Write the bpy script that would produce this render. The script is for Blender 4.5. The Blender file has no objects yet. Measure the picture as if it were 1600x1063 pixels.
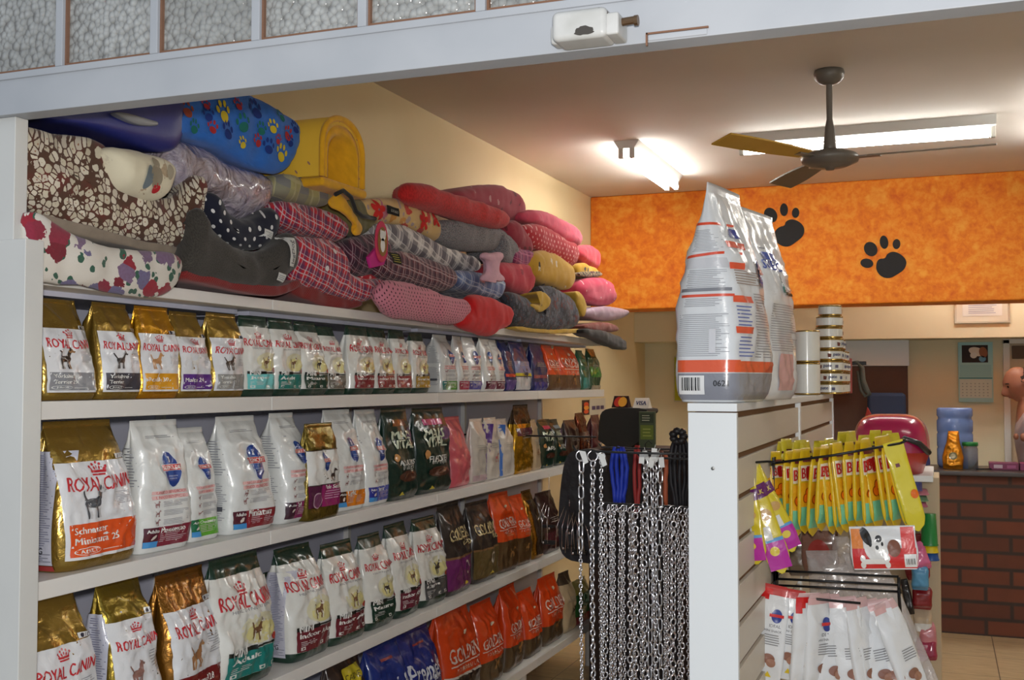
import bpy, bmesh, math, random
from mathutils import Vector, Matrix, noise, geometry
from mathutils.bvhtree import BVHTree
PI = math.pi
SC = bpy.context.scene
COL = SC.collection
# ---------------------------------------------------------------- camera, world, sun, exposure
FPX, YAW, PIT, EYE = 1728.1, 0.3693, 0.0380, 1.6
cd = bpy.data.cameras.new('camera'); cam = bpy.data.objects.new('camera', cd); COL.objects.link(cam)
cd.sensor_width = 36; cd.lens = FPX / 1600 * 36; cd.clip_start = 0.05; cd.clip_end = 100
cam.location = (0, 0, EYE); cam.rotation_euler = (PI / 2 + PIT, -0.0007, YAW)
SC.camera = cam
SC.view_settings.view_transform = 'Standard'; SC.view_settings.look = 'None'
SC.view_settings.gamma = 1; SC.view_settings.use_curve_mapping = False
SC.view_settings.exposure = 0.6
try: SC.cycles.use_denoising = True
except Exception: pass
W = bpy.data.worlds.new('overcast_sky'); SC.world = W; W.use_nodes = True
bg = W.node_tree.nodes['Background']; bg.inputs[0].default_value = (0.80, 0.89, 1.0, 1); bg.inputs[1].default_value = 0.42
fl = bpy.data.lights.new('photo_flash', 'POINT'); fl.energy = 90; fl.shadow_soft_size = .035; fl.color = (1, .97, .93)
fo = bpy.data.objects.new('photo_flash', fl); COL.objects.link(fo); fo.location = (.03, -.05, 1.69)     # the flash that lit the picture

Fv = Vector((-math.sin(YAW) * math.cos(PIT), math.cos(YAW) * math.cos(PIT), math.sin(PIT)))
Rv = Vector((math.cos(YAW), math.sin(YAW), 0)); Uv = Rv.cross(Fv)
def ray(px, py): return Fv * FPX + Rv * (px - 800) - Uv * (py - 531.5)
def at(px, py, ax, v):
    """point of the place seen at that spot of the photo, on plane axis=v (world)"""
    d = ray(px, py)
    if ax == 2: v -= EYE
    p = d * (v / d[ax]); p.z += EYE
    return p
def zfor(x, y, py):
    v = (531.5 - py) / FPX
    return EYE + (v * (x * Fv.x + y * Fv.y) - (x * Uv.x + y * Uv.y)) / (Uv.z - v * Fv.z)

# ---------------------------------------------------------------- helpers
def lin(c):
    def f(u):
        u /= 255.
        return u / 12.92 if u <= .04045 else ((u + .055) / 1.055) ** 2.4
    return (f(c[0]), f(c[1]), f(c[2]), 1)
MC = {}
def pm(m): return m.node_tree.nodes['Principled BSDF']
def newmat(name, col=(200, 200, 200), rough=.5, metal=0, coat=0, bump=None, **kw):
    if name in MC: return MC[name]
    m = bpy.data.materials.new(name); m.use_nodes = True; p = pm(m)
    p.inputs['Base Color'].default_value = lin(col); p.inputs['Roughness'].default_value = rough
    p.inputs['Metallic'].default_value = metal
    if coat: p.inputs['Coat Weight'].default_value = coat; p.inputs['Coat Roughness'].default_value = .12
    for k, v in kw.items(): p.inputs[k].default_value = v
    if bump:
        nt = m.node_tree; tc = nt.nodes.new('ShaderNodeTexCoord'); n = nt.nodes.new('ShaderNodeTexNoise')
        n.inputs['Scale'].default_value = bump[0]; n.inputs['Detail'].default_value = 3
        if len(bump) > 3: n.inputs['Distortion'].default_value = bump[3]
        b = nt.nodes.new('ShaderNodeBump'); b.inputs['Strength'].default_value = bump[1]; b.inputs['Distance'].default_value = bump[2]
        nt.links.new(tc.outputs['Object'], n.inputs['Vector']); nt.links.new(n.outputs['Fac'], b.inputs['Height']); nt.links.new(b.outputs[0], p.inputs['Normal'])
    MC[name] = m
    return m
class NB:
    """tiny node expression builder"""
    def __init__(s, m): s.m = m; s.t = m.node_tree; s.p = pm(m)
    def node(s, ty, **kw):
        n = s.t.nodes.new(ty)
        for k, v in kw.items(): setattr(n, k, v)
        return n
    def put(s, sock, v):
        if isinstance(v, (int, float)): sock.default_value = v
        elif isinstance(v, tuple): sock.default_value = v
        else: s.t.links.new(v, sock)
    def ma(s, op, a, b=0.0, c=None):
        n = s.node('ShaderNodeMath', operation=op); s.put(n.inputs[0], a); s.put(n.inputs[1], b)
        if c is not None: s.put(n.inputs[2], c)
        return n.outputs[0]
    def mix(s, f, a, b):
        n = s.node('ShaderNodeMix', data_type='RGBA'); s.put(n.inputs[0], f); s.put(n.inputs[6], a); s.put(n.inputs[7], b)
        return n.outputs[2]
    def uv(s, sc=1, rot=0):
        t = s.node('ShaderNodeTexCoord'); mp = s.node('ShaderNodeMapping')
        mp.inputs['Scale'].default_value = (sc, sc, sc); mp.inputs['Rotation'].default_value = (0, 0, rot)
        s.t.links.new(t.outputs['UV'], mp.inputs[0]); return mp.outputs[0]
    def obj(s, sc=1):
        t = s.node('ShaderNodeTexCoord'); mp = s.node('ShaderNodeMapping')
        mp.inputs['Scale'].default_value = (sc, sc, sc) if not isinstance(sc, tuple) else sc
        s.t.links.new(t.outputs['Object'], mp.inputs[0]); return mp.outputs[0]
    def sep(s, v):
        n = s.node('ShaderNodeSeparateXYZ'); s.t.links.new(v, n.inputs[0]); return n.outputs
    def noise(s, v, sc, det=3, dist=0):
        n = s.node('ShaderNodeTexNoise'); s.t.links.new(v, n.inputs['Vector']); n.inputs['Scale'].default_value = sc
        n.inputs['Detail'].default_value = det; n.inputs['Distortion'].default_value = dist; return n.outputs['Fac']
    def vor(s, v, sc, rnd=1., feat='F1'):
        n = s.node('ShaderNodeTexVoronoi', feature=feat); s.t.links.new(v, n.inputs['Vector']); n.inputs['Scale'].default_value = sc
        n.inputs['Randomness'].default_value = rnd; return n
    def ramp(s, f, stops, const=False):
        n = s.node('ShaderNodeValToRGB'); s.put(n.inputs[0], f); r = n.color_ramp
        if const: r.interpolation = 'CONSTANT'
        while len(r.elements) < len(stops): r.elements.new(.5)
        for e, (p, c) in zip(r.elements, stops): e.position = p; e.color = lin(c)
        return n.outputs[0]
    def bump(s, h, st, d=.002):
        b = s.node('ShaderNodeBump'); b.inputs['Strength'].default_value = st; b.inputs['Distance'].default_value = d
        s.put(b.inputs['Height'], h); s.t.links.new(b.outputs[0], s.p.inputs['Normal'])
    def out(s, c): s.put(s.p.inputs['Base Color'], c)

def link(name, me, parent=None):
    o = bpy.data.objects.new(name, me); COL.objects.link(o)
    if parent: o.parent = parent
    return o
def tag(o, label=None, cat=None, group=None, kind=None):
    if label: o['label'] = label
    if cat: o['category'] = cat
    if group: o['group'] = group
    if kind: o['kind'] = kind
    return o
def empty(name, loc, label, cat, group=None, rz=0, rot=None):
    o = link(name, None); o.location = loc; o.rotation_euler = rot if rot else (0, 0, rz); o.empty_display_size = .05
    return tag(o, label, cat, group)
class MB:
    """collects shapes, links them as ONE mesh object"""
    def __init__(s): s.v = []; s.f = []; s.mi = []; s.uv = {}; s.mats = []
    def mat(s, m):
        if m not in s.mats: s.mats.append(m)
        return s.mats.index(m)
    def add(s, vs, fs, m=None, M=None):
        k = len(s.v); i = s.mat(m) if m else 0
        s.v += [tuple(M @ Vector(v)) for v in vs] if M else [tuple(v) for v in vs]
        s.f += [tuple(k + j for j in f) for f in fs]; s.mi += [i] * len(fs)
    def box(s, a, b, m=None, M=None):
        x0, y0, z0 = a; x1, y1, z1 = b
        s.add([(x0,y0,z0),(x1,y0,z0),(x1,y1,z0),(x0,y1,z0),(x0,y0,z1),(x1,y0,z1),(x1,y1,z1),(x0,y1,z1)],
              [(3,2,1,0),(4,5,6,7),(0,1,5,4),(1,2,6,5),(2,3,7,6),(3,0,4,7)], m, M)
    def lathe(s, prof, m=None, n=24, c=(0,0,0), M=None):
        vs = []; fs = []
        for r, z in prof:
            for k in range(n):
                a = 2*PI*k/n; vs.append((c[0]+r*math.cos(a), c[1]+r*math.sin(a), c[2]+z))
        for i in range(len(prof)-1):
            for k in range(n):
                k2 = (k+1) % n; fs.append((i*n+k, i*n+k2, (i+1)*n+k2, (i+1)*n+k))
        s.add(vs, fs, m, M)
    def tube(s, pts, r, m=None, n=8, closed=False, M=None):
        pts = [Vector(p) for p in pts]; vs = []; fs = []; N = len(pts); up = None
        rs = r if isinstance(r, (list, tuple)) else [r]*N
        for i, p in enumerate(pts):
            if closed: d = pts[(i+1) % N]-pts[i-1]
            else: d = pts[min(i+1, N-1)]-pts[max(i-1, 0)]
            d.normalize()
            if up is None: up = d.orthogonal().normalized()
            up = (up-d*up.dot(d))
            if up.length < 1e-6: up = d.orthogonal()
            up.normalize(); q = d.cross(up)
            for k in range(n):
                a = 2*PI*k/n; vs.append(p+(up*math.cos(a)+q*math.sin(a))*rs[i])
        for i in range(N if closed else N-1):
            j = (i+1) % N
            for k in range(n):
                k2 = (k+1) % n; fs.append((i*n+k, i*n+k2, j*n+k2, j*n+k))
        if not closed: fs += [tuple(range(n))[::-1], tuple((N-1)*n+k for k in range(n))]
        s.add(vs, fs, m, M)
    def prism(s, pts, z0, z1, m=None, M=None):
        n = len(pts); vs = [(x, y, z0) for x, y in pts]+[(x, y, z1) for x, y in pts]
        tr = geometry.tessellate_polygon([[Vector((x, y, 0)) for x, y in pts]])
        fs = [tuple(t) for t in tr]+[tuple(i+n for i in t) for t in tr]+[(i, (i+1) % n, (i+1) % n+n, i+n) for i in range(n)]
        s.add(vs, fs, m, M)
    def build(s, name, m=None, parent=None, smooth=False, bevel=0, seg=2, sub=0, fixn=True):
        me = bpy.data.meshes.new(name); me.from_pydata(s.v, [], s.f)
        if s.mats:
            for q in s.mats: me.materials.append(q)
            me.polygons.foreach_set('material_index', s.mi)
        elif m: me.materials.append(m)
        if fixn:
            b = bmesh.new(); b.from_mesh(me); bmesh.ops.recalc_face_normals(b, faces=b.faces); b.to_mesh(me); b.free()
        if smooth: me.polygons.foreach_set('use_smooth', [True]*len(me.polygons))
        o = link(name, me, parent)
        if bevel:
            md = o.modifiers.new('b', 'BEVEL'); md.width = bevel; md.segments = seg; md.limit_method = 'ANGLE'; md.angle_limit = .6
            me.polygons.foreach_set('use_smooth', [True]*len(me.polygons))
            w = o.modifiers.new('w', 'WEIGHTED_NORMAL'); w.keep_sharp = True
        if sub:
            md = o.modifiers.new('s', 'SUBSURF'); md.levels = sub; md.render_levels = sub
        return o
def box(name, a, b, m, parent=None, bevel=0, seg=2, center=False):
    q = MB(); q.box(a, b)
    o = q.build(name, m, parent, bevel=bevel, seg=seg)
    return o
def rbox(name, a, b, m, parent=None, bevel=.003): return box(name, a, b, m, parent, bevel)
def lerpk(tab, k):
    for (a, va), (b, vb) in zip(tab, tab[1:]):
        if k <= b:
            t = (k-a)/(b-a) if b > a else 0; t = max(0, min(1, t)); t = t*t*(3-2*t)*.5+t*.5
            return va+(vb-va)*t
    return tab[-1][1]

# ---------------------------------------------------------------- printing: flat art laid on a surface
TXT = {}
def text_mesh(s, bold=.0):
    bold = 0; key = (s, bold)
    if key in TXT: return TXT[key]
    c = bpy.data.curves.new('t', 'FONT'); c.body = s; c.resolution_u = 2; c.offset = bold; c.fill_mode = 'FRONT'
    o = bpy.data.objects.new('t', c); me = bpy.data.meshes.new_from_object(o)
    vs = [(v.co.x, v.co.y) for v in me.vertices]; fs = [tuple(p.vertices) for p in me.polygons]
    bpy.data.objects.remove(o); bpy.data.curves.remove(c); bpy.data.meshes.remove(me)
    x0 = min(v[0] for v in vs); x1 = max(v[0] for v in vs); y0 = min(v[1] for v in vs); y1 = max(v[1] for v in vs)
    vs = [(x-(x0+x1)/2, y-(y0+y1)/2) for x, y in vs]
    TXT[key] = (vs, fs, x1-x0, y1-y0); return TXT[key]
INKS = {}
def ink(col, kind='film'):
    key = (col, kind)
    if key in INKS: return INKS[key]
    nm = 'ink_%s_%02x%02x%02x' % (kind, *col)
    if kind == 'film': m = newmat(nm, col, .30, 0, .7, bump=(26, .40, .006, .7))
    elif kind == 'gold': m = newmat(nm, col, .26, .75, .2, bump=(45, .5, .005, .8))
    elif kind == 'paper': m = newmat(nm, col, .7)
    elif kind == 'cloth': m = newmat(nm, col, .95)
    INKS[key] = m; return m
def fine(vs, fs, kx, ky, mx=.008):
    """split long triangles so the lettering can follow a curved surface"""
    vs = list(vs); out = []; mid = {}
    st = []
    for f in fs:
        for i in range(1, len(f)-1): st.append((f[0], f[i], f[i+1]))
    while st:
        f = st.pop(); e = [(math.hypot((vs[f[i]][0]-vs[f[(i+1) % 3]][0])*kx, (vs[f[i]][1]-vs[f[(i+1) % 3]][1])*ky), i) for i in range(3)]; L, i = max(e)
        if L <= mx: out.append(f); continue
        a, b, c = f[i], f[(i+1) % 3], f[(i+2) % 3]; key = (min(a, b), max(a, b))
        if key not in mid: mid[key] = len(vs); vs.append(((vs[a][0]+vs[b][0])/2, (vs[a][1]+vs[b][1])/2))
        m = mid[key]; st += [(a, m, c), (m, b, c)]
    return vs, out
class Print:
    def __init__(s, f, kind='film', W=1, H=1): s.f = f; s.mb = MB(); s.kind = kind; s.W = W; s.H = H; s.step = .0072
    def off(s, l): return .0017+.0009*l
    def rect(s, a0, b0, a1, b1, col, l=0, kind=None, sh=0, step=None):
        st = step or s.step
        n = max(1, int(math.ceil(abs(a1-a0)*s.W/st))); m = max(1, int(math.ceil(abs(b1-b0)*s.H/st)))
        vs = []; fs = []
        for j in range(m+1):
            for i in range(n+1):
                a = a0+(a1-a0)*i/n; b = b0+(b1-b0)*j/m + sh*(i/n-.5)
                vs.append(s.f(a*s.W, b*s.H, s.off(l)))
        for j in range(m):
            for i in range(n): k = j*(n+1)+i; fs.append((k, k+1, k+n+2, k+n+1))
        s.mb.add(vs, fs, ink(col, kind or s.kind))
    def ell(s, a, b, ra, rb, col, l=1, rot=0, kind=None, n=20):
        """radii in metres"""
        vs = [s.f(a*s.W, b*s.H, s.off(l))]; fs = []
        R = max(1, int(math.ceil(max(ra, rb)/.008)))
        for r in range(1, R+1):
            for k in range(n):
                t = 2*PI*k/n; x = ra*math.cos(t)*r/R; y = rb*math.sin(t)*r/R
                vs.append(s.f(a*s.W+x*math.cos(rot)-y*math.sin(rot), b*s.H+x*math.sin(rot)+y*math.cos(rot), s.off(l)))
        for k in range(n): fs.append((0, 1+k, 1+(k+1) % n))
        for r in range(1, R):
            for k in range(n): k2 = (k+1) % n; fs.append((1+(r-1)*n+k, 1+r*n+k, 1+r*n+k2, 1+(r-1)*n+k2))
        s.mb.add(vs, fs, ink(col, kind or s.kind))
    def poly(s, pts, col, l=1, kind=None):
        tr = geometry.tessellate_polygon([[Vector((x, y, 0)) for x, y in pts]])
        pts, tr = fine([tuple(p_) for p_ in pts], [tuple(t) for t in tr], s.W, s.H)
        s.mb.add([s.f(x*s.W, y*s.H, s.off(l)) for x, y in pts], tr, ink(col, kind or s.kind))
    def text(s, t, a, b, w, col, l=2, h=None, bold=.0, rot=0, arc=0, left=False, kind=None):
        """w: width in metres"""
        vs, fs, tw, th = text_mesh(t, bold); k = w/tw; ky = (h/th) if h else k
        vs, fs = fine(vs, fs, k, ky)
        cx = a*s.W+(w/2 if left else 0); cy = b*s.H; out = []
        if bold:
            n0 = len(vs); e = min(.035, bold*2.2); vs = [(x-e, y) for x, y in vs]+[(x+e, y+e*.4) for x, y in vs]; fs = fs+[tuple(i+n0 for i in f) for f in fs]
        for x, y in vs:
            x *= k; y *= ky; y -= arc*((x/(w/2))**2)
            out.append(s.f(cx+x*math.cos(rot)-y*math.sin(rot), cy+x*math.sin(rot)+y*math.cos(rot), s.off(l)))
        s.mb.add(out, fs, ink(col, kind or s.kind))
    def lines(s, a0, a1, b0, b1, n, col, l=1, rnd=None):
        rnd = rnd or random.Random(n*7+int(a0*100))
        for i in range(n):
            b = b1-(b1-b0)*(i+.5)/n; e = a0+(a1-a0)*rnd.uniform(.7, 1)
            h = (b1-b0)/n*.17
            s.rect(a0, b-h, e, b+h, col, l, step=.03)
    def dog(s, a, b, z, col, l=2, col2=None, flip=1):
        """small picture of a standing dog, z = body length in metres"""
        A = lambda x: a+flip*x*z/s.W
        B = lambda y: b+y*z/s.H
        c2 = col2 or col
        s.ell(A(0), B(0), z*.42, z*.19, col, l); s.ell(A(.30), B(.04), z*.20, z*.23, col, l, .3)
        s.poly([(A(.22), B(.10)), (A(.46), B(.05)), (A(.62), B(.48)), (A(.40), B(.55))], col, l)
        s.ell(A(.54), B(.52), z*.16, z*.13, c2, l+1, .1*flip); s.ell(A(.71), B(.46), z*.11, z*.075, c2, l+1, -.2*flip)
        s.ell(A(.44), B(.60), z*.06, z*.12, col, l+2, .3*flip); s.ell(A(.80), B(.48), z*.025, z*.025, (24, 22, 22), l+2, n=8); s.ell(A(.58), B(.56), z*.02, z*.02, (24, 22, 22), l+2, n=8)
        for x in (-.34, -.20, .22, .36): s.poly([(A(x-.045), B(-.62)), (A(x+.08), B(-.62)), (A(x+.05), B(-.30)), (A(x+.09), B(.0)), (A(x-.09), B(.0)), (A(x-.05), B(-.30))], c2 if x in (-.2, .36) else col, l)
        s.poly([(A(-.34), B(.08)), (A(-.52), B(.50)), (A(-.44), B(.54)), (A(-.24), B(.14))], col, l)
    def crown(s, a, b, z, col=(190, 40, 50), l=2):
        A = lambda x: a+x*z/s.W
        B = lambda y: b+y*z/s.H
        for k in range(5):
            x = (k-2)*.24; s.ell(A(x), B(.38-.12*abs(k-2)**1.2*.7), z*.075, z*.075, col, l, n=8)
            s.ell(A(x*.8), B(.16-.05*abs(k-2)), z*.05, z*.1, col, l, -.25*(k-2), n=8)
        s.poly([(A(-.42), B(-.12)), (A(.42), B(-.12)), (A(.46), B(0)), (A(-.46), B(0))], col, l)
        s.poly([(A(-.38), B(-.26)), (A(.38), B(-.26)), (A(.4), B(-.17)), (A(-.4), B(-.17))], col, l)
    def barcode(s, a0, b0, a1, b1, seed=1, l=2):
        s.rect(a0, b0, a1, b1, (235, 235, 235), l); r = random.Random(seed); x = a0+(a1-a0)*.12
        while x < a1-(a1-a0)*.14:
            w = (a1-a0)*r.choice((.02, .04, .06)); s.rect(x, b0+(b1-b0)*.2, x+w, b1-(b1-b0)*.1, (20, 20, 20), l+1); x += w+(a1-a0)*r.choice((.025, .045))
    def build(s, name, parent):
        o = s.mb.build(name, None, parent, smooth=True, fixn=False); return o
def planef(o, ux, uz, n):
    o = Vector(o); ux = Vector(ux); uz = Vector(uz); n = Vector(n)
    return lambda a, b, off: o+ux*a+uz*b+n*off

# ================================================================ THE SETTING
XW, XR, YB, ZC, YL, ZL = -2.2594, 3.0, 8.86, 2.889, 1.72, 2.146   # left wall, right wall, back wall, ceiling, street line, lintel underside
def wallmat(name, c1, c2, sc=1.3, rough=.8):
    m = newmat(name, c1, rough); b = NB(m); v = b.obj()
    f = b.noise(v, sc, 5); f2 = b.noise(v, 90, 3)
    b.out(b.ramp(f, [(.35, c1), (.7, c2)])); b.bump(f2, .12, .002); return m
m_wall = wallmat('cream_paint', (226, 209, 166), (218, 198, 152))
m_wallb = wallmat('cream_paint_back', (224, 217, 186), (216, 208, 176))
m_ceil = wallmat('ceiling_paint', (222, 216, 208), (214, 207, 198))
def structure(o): o['kind'] = 'structure'; return o
m_floor = newmat('floor_tile', (188, 165, 130), .32); b = NB(m_floor); v = b.obj()
xs = b.sep(v)
gx = b.ma('ABSOLUTE', b.ma('SUBTRACT', b.ma('FRACT', b.ma('DIVIDE', b.ma('ADD', xs[0], .17), .45)), .5))
gy = b.ma('ABSOLUTE', b.ma('SUBTRACT', b.ma('FRACT', b.ma('DIVIDE', b.ma('ADD', xs[1], .13), .45)), .5))
gr = b.ma('GREATER_THAN', b.ma('MAXIMUM', gx, gy), .494)
st = b.noise(b.obj((2.5, 14, 1)), 3, 5, .6)
b.out(b.mix(gr, b.ramp(st, [(.3, (172, 148, 112)), (.7, (200, 178, 142))]), lin((88, 72, 56)))); b.bump(gr, -.3, .002)
structure(box('floor', (XW, YL-.1, -.1), (XR, YB+.1, 0), m_floor))
m_pave = wallmat('pavement', (150, 150, 148), (132, 132, 130), 3)
structure(box('floor_pavement', (-9, -9, -.1), (9, YL-.1, -.012), m_pave))
structure(box('wall_left', (XW-.15, YL+.06, 0), (XW, YB+.15, ZC+.1), m_wall))
structure(box('wall_right', (XR, YL+.06, 0), (XR+.15, YB+.15, ZC+.1), m_wall))
structure(box('wall_back', (XW-.15, YB, 0), (XR+.15, YB+.15, ZC+.1), m_wallb))
structure(box('ceiling', (XW-.15, YL-.02, ZC), (XR+.15, YB+.15, ZC+.12), m_ceil))
m_front = wallmat('front_paint', (190, 190, 186), (178, 178, 176))
q = MB(); q.box((-9, YL-.02, 0), (-1.93, YL+.06, ZC+1)); q.box((XR-.1, YL-.02, 0), (9, YL+.06, ZC+1)); q.box((-1.93, YL-.02, ZC), (XR-.1, YL+.06, ZC+1))
structure(q.build('wall_front', m_front))
# the painted orange beam near the back, with two paw prints
m_or = newmat('orange_sponge_paint', (232, 130, 20), .75); b = NB(m_or); v = b.obj()
f = b.noise(v, 11, 6, .6); f2 = b.noise(v, 34, 5, .5)
c = b.ramp(b.ma('ADD', b.ma('MULTIPLY', f, .6), b.ma('MULTIPLY', f2, .4)), [(.34, (212, 98, 12)), (.5, (230, 130, 20)), (.66, (238, 160, 56))]); b.out(c)
b.bump(f2, .5, .006)
YO = 7.343; ZO = EYE+.4976
structure(box('wall_beam', (XW, YO, ZO), (XR, YO+.3, ZC), m_or, bevel=.012, seg=2))
m_blk = newmat('black_paw_paint', (16, 14, 16), .7, bump=(60, .3, .003))
def outline_smooth(pts, n=3):
    for _ in range(n):
        o = []
        for i, p in enumerate(pts):
            q2 = pts[(i+1) % len(pts)]
            o += [(p[0]*.75+q2[0]*.25, p[1]*.75+q2[1]*.25), (p[0]*.25+q2[0]*.75, p[1]*.25+q2[1]*.75)]
        pts = o
    return pts
def paw(lbl, shapes):
    root = empty('paw_print', at(*shapes[0][0], 1, YO), lbl, 'painted paw print')
    for i, s in enumerate(shapes):
        w = [at(x, y, 1, YO) for x, y in s]; w = outline_smooth([(p.x-root.location.x, p.z-root.location.z) for p in w], 2)
        q = MB(); q.prism(w, 0, .006, M=Matrix(((1,0,0,0),(0,0,-1,0),(0,1,0,0),(0,0,0,1))))
        q.build('palm_pad' if i == 0 else 'toe_pad', m_blk, root)
P = lambda l, s=6.154, ox=1180, oy=300: [(ox+x/s, oy+y/s) for x, y in l]
def ov(x, y, rx, ry, r=0): return [(x+rx*math.cos(t)*math.cos(r)-ry*math.sin(t)*math.sin(r), y+rx*math.cos(t)*math.sin(r)+ry*math.sin(t)*math.cos(r)) for t in [2*PI*k/12 for k in range(12)]]
paw('black paw print on the orange beam, the higher and left one of two', [P([(290,285),(345,258),(420,280),(475,340),(465,420),(400,475),(320,530),(240,515),(180,460),(185,380),(230,335),(285,325)]), P(ov(93,352,60,48,.1)), P(ov(148,222,62,76,-.5)), P(ov(276,170,39,63,0)), P(ov(388,200,36,50,.1))])
paw('black paw print on the orange beam, the lower and right one of two', [P([(1265,595),(1325,568),(1400,595),(1460,660),(1440,740),(1370,790),(1290,832),(1210,815),(1160,750),(1165,680),(1190,640),(1250,640)]), P(ov(1073,684,64,46,.15)), P(ov(1110,548,64,74,-.6)), P(ov(1238,482,42,66,-.12)), P(ov(1358,500,38,50,.1))])
# dropped band on the back wall above the recess
structure(box('trim_1', (XW, 8.52, at(1500, 528, 1, 8.52).z), (XR, YB, ZC), m_wallb, bevel=.004))

# ---------------------------------------------------------------- street front: steel lintel, transom of pebble glass, gate posts
def chipped(name, c1, c2, chip, sc=5, thr=.66):
    m = newmat(name, c1, .42); b = NB(m); v = b.obj()
    a = b.noise(v, sc, 6, .3); f = b.noise(v, 22, 6); r = b.ma('GREATER_THAN', b.ma('ADD', b.ma('MULTIPLY', a, .5), b.ma('MULTIPLY', f, .5)), thr)
    b.out(b.mix(r, b.ramp(a, [(.35, c1), (.7, c2)]), lin(chip))); b.bump(b.noise(v, 60, 3), .1, .002); return m
m_steel = chipped('white_steel_paint', (176, 179, 184), (164, 168, 174), (90, 62, 48), 4, .70)
m_steelb = chipped('old_white_enamel', (200, 200, 198), (178, 178, 174), (96, 84, 76), 14, .63)
m_rust = newmat('rusty_putty', (126, 92, 72), .9, bump=(60, .6, .003))
lin_o = MB(); lin_o.box((-1.95, YL, ZL), (XR, YL+.05, EYE+.623))
lin_o.box((-1.95, YL-.004, EYE+.618), (XR, YL+.05, EYE+.632))
L = structure(lin_o.build('trim_2', m_steel, bevel=.0015))
# slot cover plate on lintel
s0 = at(1012, 48, 1, YL); s1 = at(1105, 40, 1, YL)
q = MB(); q.box((s0.x, YL-.003, ZL+.002), (s1.x, YL+.001, s1.z-.004)); q.build('slot_plate', m_steel, L, bevel=.002)
q = MB(); q.box((s0.x-.002, YL-.0035, s1.z-.004), (s1.x+.002, YL+.001, s1.z-.001)); q.box((s0.x-.003, YL-.0035, s1.z-.022), (s0.x, YL+.001, s1.z-.001)); q.build('slot_edge', m_rust, L)
# lock case hanging on the lintel
lk = empty('gate_lock', at(910, 60, 1, YL), 'worn white gate lock box with a short bolt, fixed on the steel lintel', 'lock')
l0 = at(865, 70, 1, YL-.05)-lk.location; l1 = at(962, 10, 1, YL-.05)-lk.location
q = MB(); q.box((l0.x, -.065, l0.z+.001), (l1.x-.012, -.001, l1.z)); q.build('lock_case', m_steelb, lk, bevel=.010, seg=4)
q = MB(); q.box((l0.x-.012, -.035, l0.z+.006), (l0.x+.008, -.001, l1.z-.012)); q.build('mounting_flange', m_steelb, lk, bevel=.006, seg=3)
q = MB(); q.box((l1.x-.016, -.058, l0.z+.004), (l1.x+.006, -.001, l1.z-.010)); q.build('face_plate', m_steelb, lk, bevel=.004, seg=2)
m_soot = newmat('black_grime', (66, 62, 58), .8)
q = MB(); rg = random.Random(4); pts = []
for k in range(26): t_ = 2*PI*k/26; rr_ = 1+.16*rg.uniform(-1, 1); pts.append(((l0.x+l1.x)/2+.004+.017*rr_*math.cos(t_), l0.z+.0125+.007*rr_*math.sin(t_)))
q.prism(pts, -.0655, -.0648, M=Matrix(((1,0,0,0),(0,0,1,0),(0,1,0,0),(0,0,0,1)))); q.build('grime_patch', m_soot, lk)
m_brass = newmat('tarnished_brass', (120, 96, 74), .35, .9)
q = MB(); zc = (l0.z+l1.z)/2+.004
q.tube([(l1.x+.004, -.034, zc), (l1.x+.026, -.034, zc+.001)], .0065, n=12); q.tube([(l1.x+.026, -.034, zc), (l1.x+.032, -.034, zc)], .0085, n=12); q.build('bolt', m_brass, lk, smooth=False)
# transom: pebbled wired glass in white steel bars
m_peb = newmat('pebble_glass', (196, 200, 200), .16); b = NB(m_peb); v = b.obj((1, 0, 1)); vn = b.vor(v, 78, .85)
b.p.inputs['Transmission Weight'].default_value = .35; b.p.inputs['Coat Weight'].default_value = .6
dn = b.noise(v, 3.2, 4)
b.out(b.mix(b.ma('MULTIPLY', vn.outputs['Distance'], 1.0), b.ramp(dn, [(.35, (170, 172, 168)), (.65, (222, 224, 222))]), lin((160, 160, 156))))
b.bump(b.ma('SUBTRACT', 1.0, b.ma('POWER', vn.outputs['Distance'], 2.0)), .8, .008)
tr_x = [at(px, py, 1, YL).x for px, py in ((-55, 110), (93, 98), (241, 78), (400, 58), (566, 38), (751, 10))]
while tr_x[-1] < XR-.3: tr_x.append(tr_x[-1]+.238)
ZT0 = EYE+.632; ZT1 = ZC
tw = MB(); structure_w = None
w1 = link('window_1', None); w1.location = (0, YL, 0); w1['kind'] = 'structure'
for i, x in enumerate(tr_x):
    q = MB(); q.box((x-.009, -.004, ZT0), (x+.009, .03, ZT1)); q.build('glazing_bar', m_steel, w1, bevel=.0015)
for i in range(len(tr_x)-1):
    x0, x1 = tr_x[i]+.009, tr_x[i+1]-.009
    q = MB(); q.box((x0, .012, ZT0), (x1, .018, ZT1)); q.build('glass_pane', m_peb, w1)
    q = MB(); t = .006
    q.box((x0, .004, ZT0), (x1, .012, ZT0+t)); q.box((x0, .004, ZT0+t), (x0+t*.7, .012, ZT1)); q.box((x1-t*.7, .004, ZT0+t), (x1, .012, ZT1)); q.build('putty', m_rust, w1)
# white post on the left: lower box post and the thinner post above it
pA = at(40, 373, 1, YL); pB = at(19, 300, 1, YL+.01)
m_post = chipped('cream_gate_paint', (206, 206, 202), (196, 196, 193), (120, 110, 100), 3, .74)
q = MB(); q.box((-1.95, YL+.0, 0), (pA.x, YL+.05, pA.z)); structure(q.build('trim_3', m_post, bevel=.002))
q = MB(); q.box((-1.95, YL+.015, pA.z), (pB.x, YL+.05, ZL)); structure(q.build('trim_4', m_post, bevel=.002))

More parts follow.
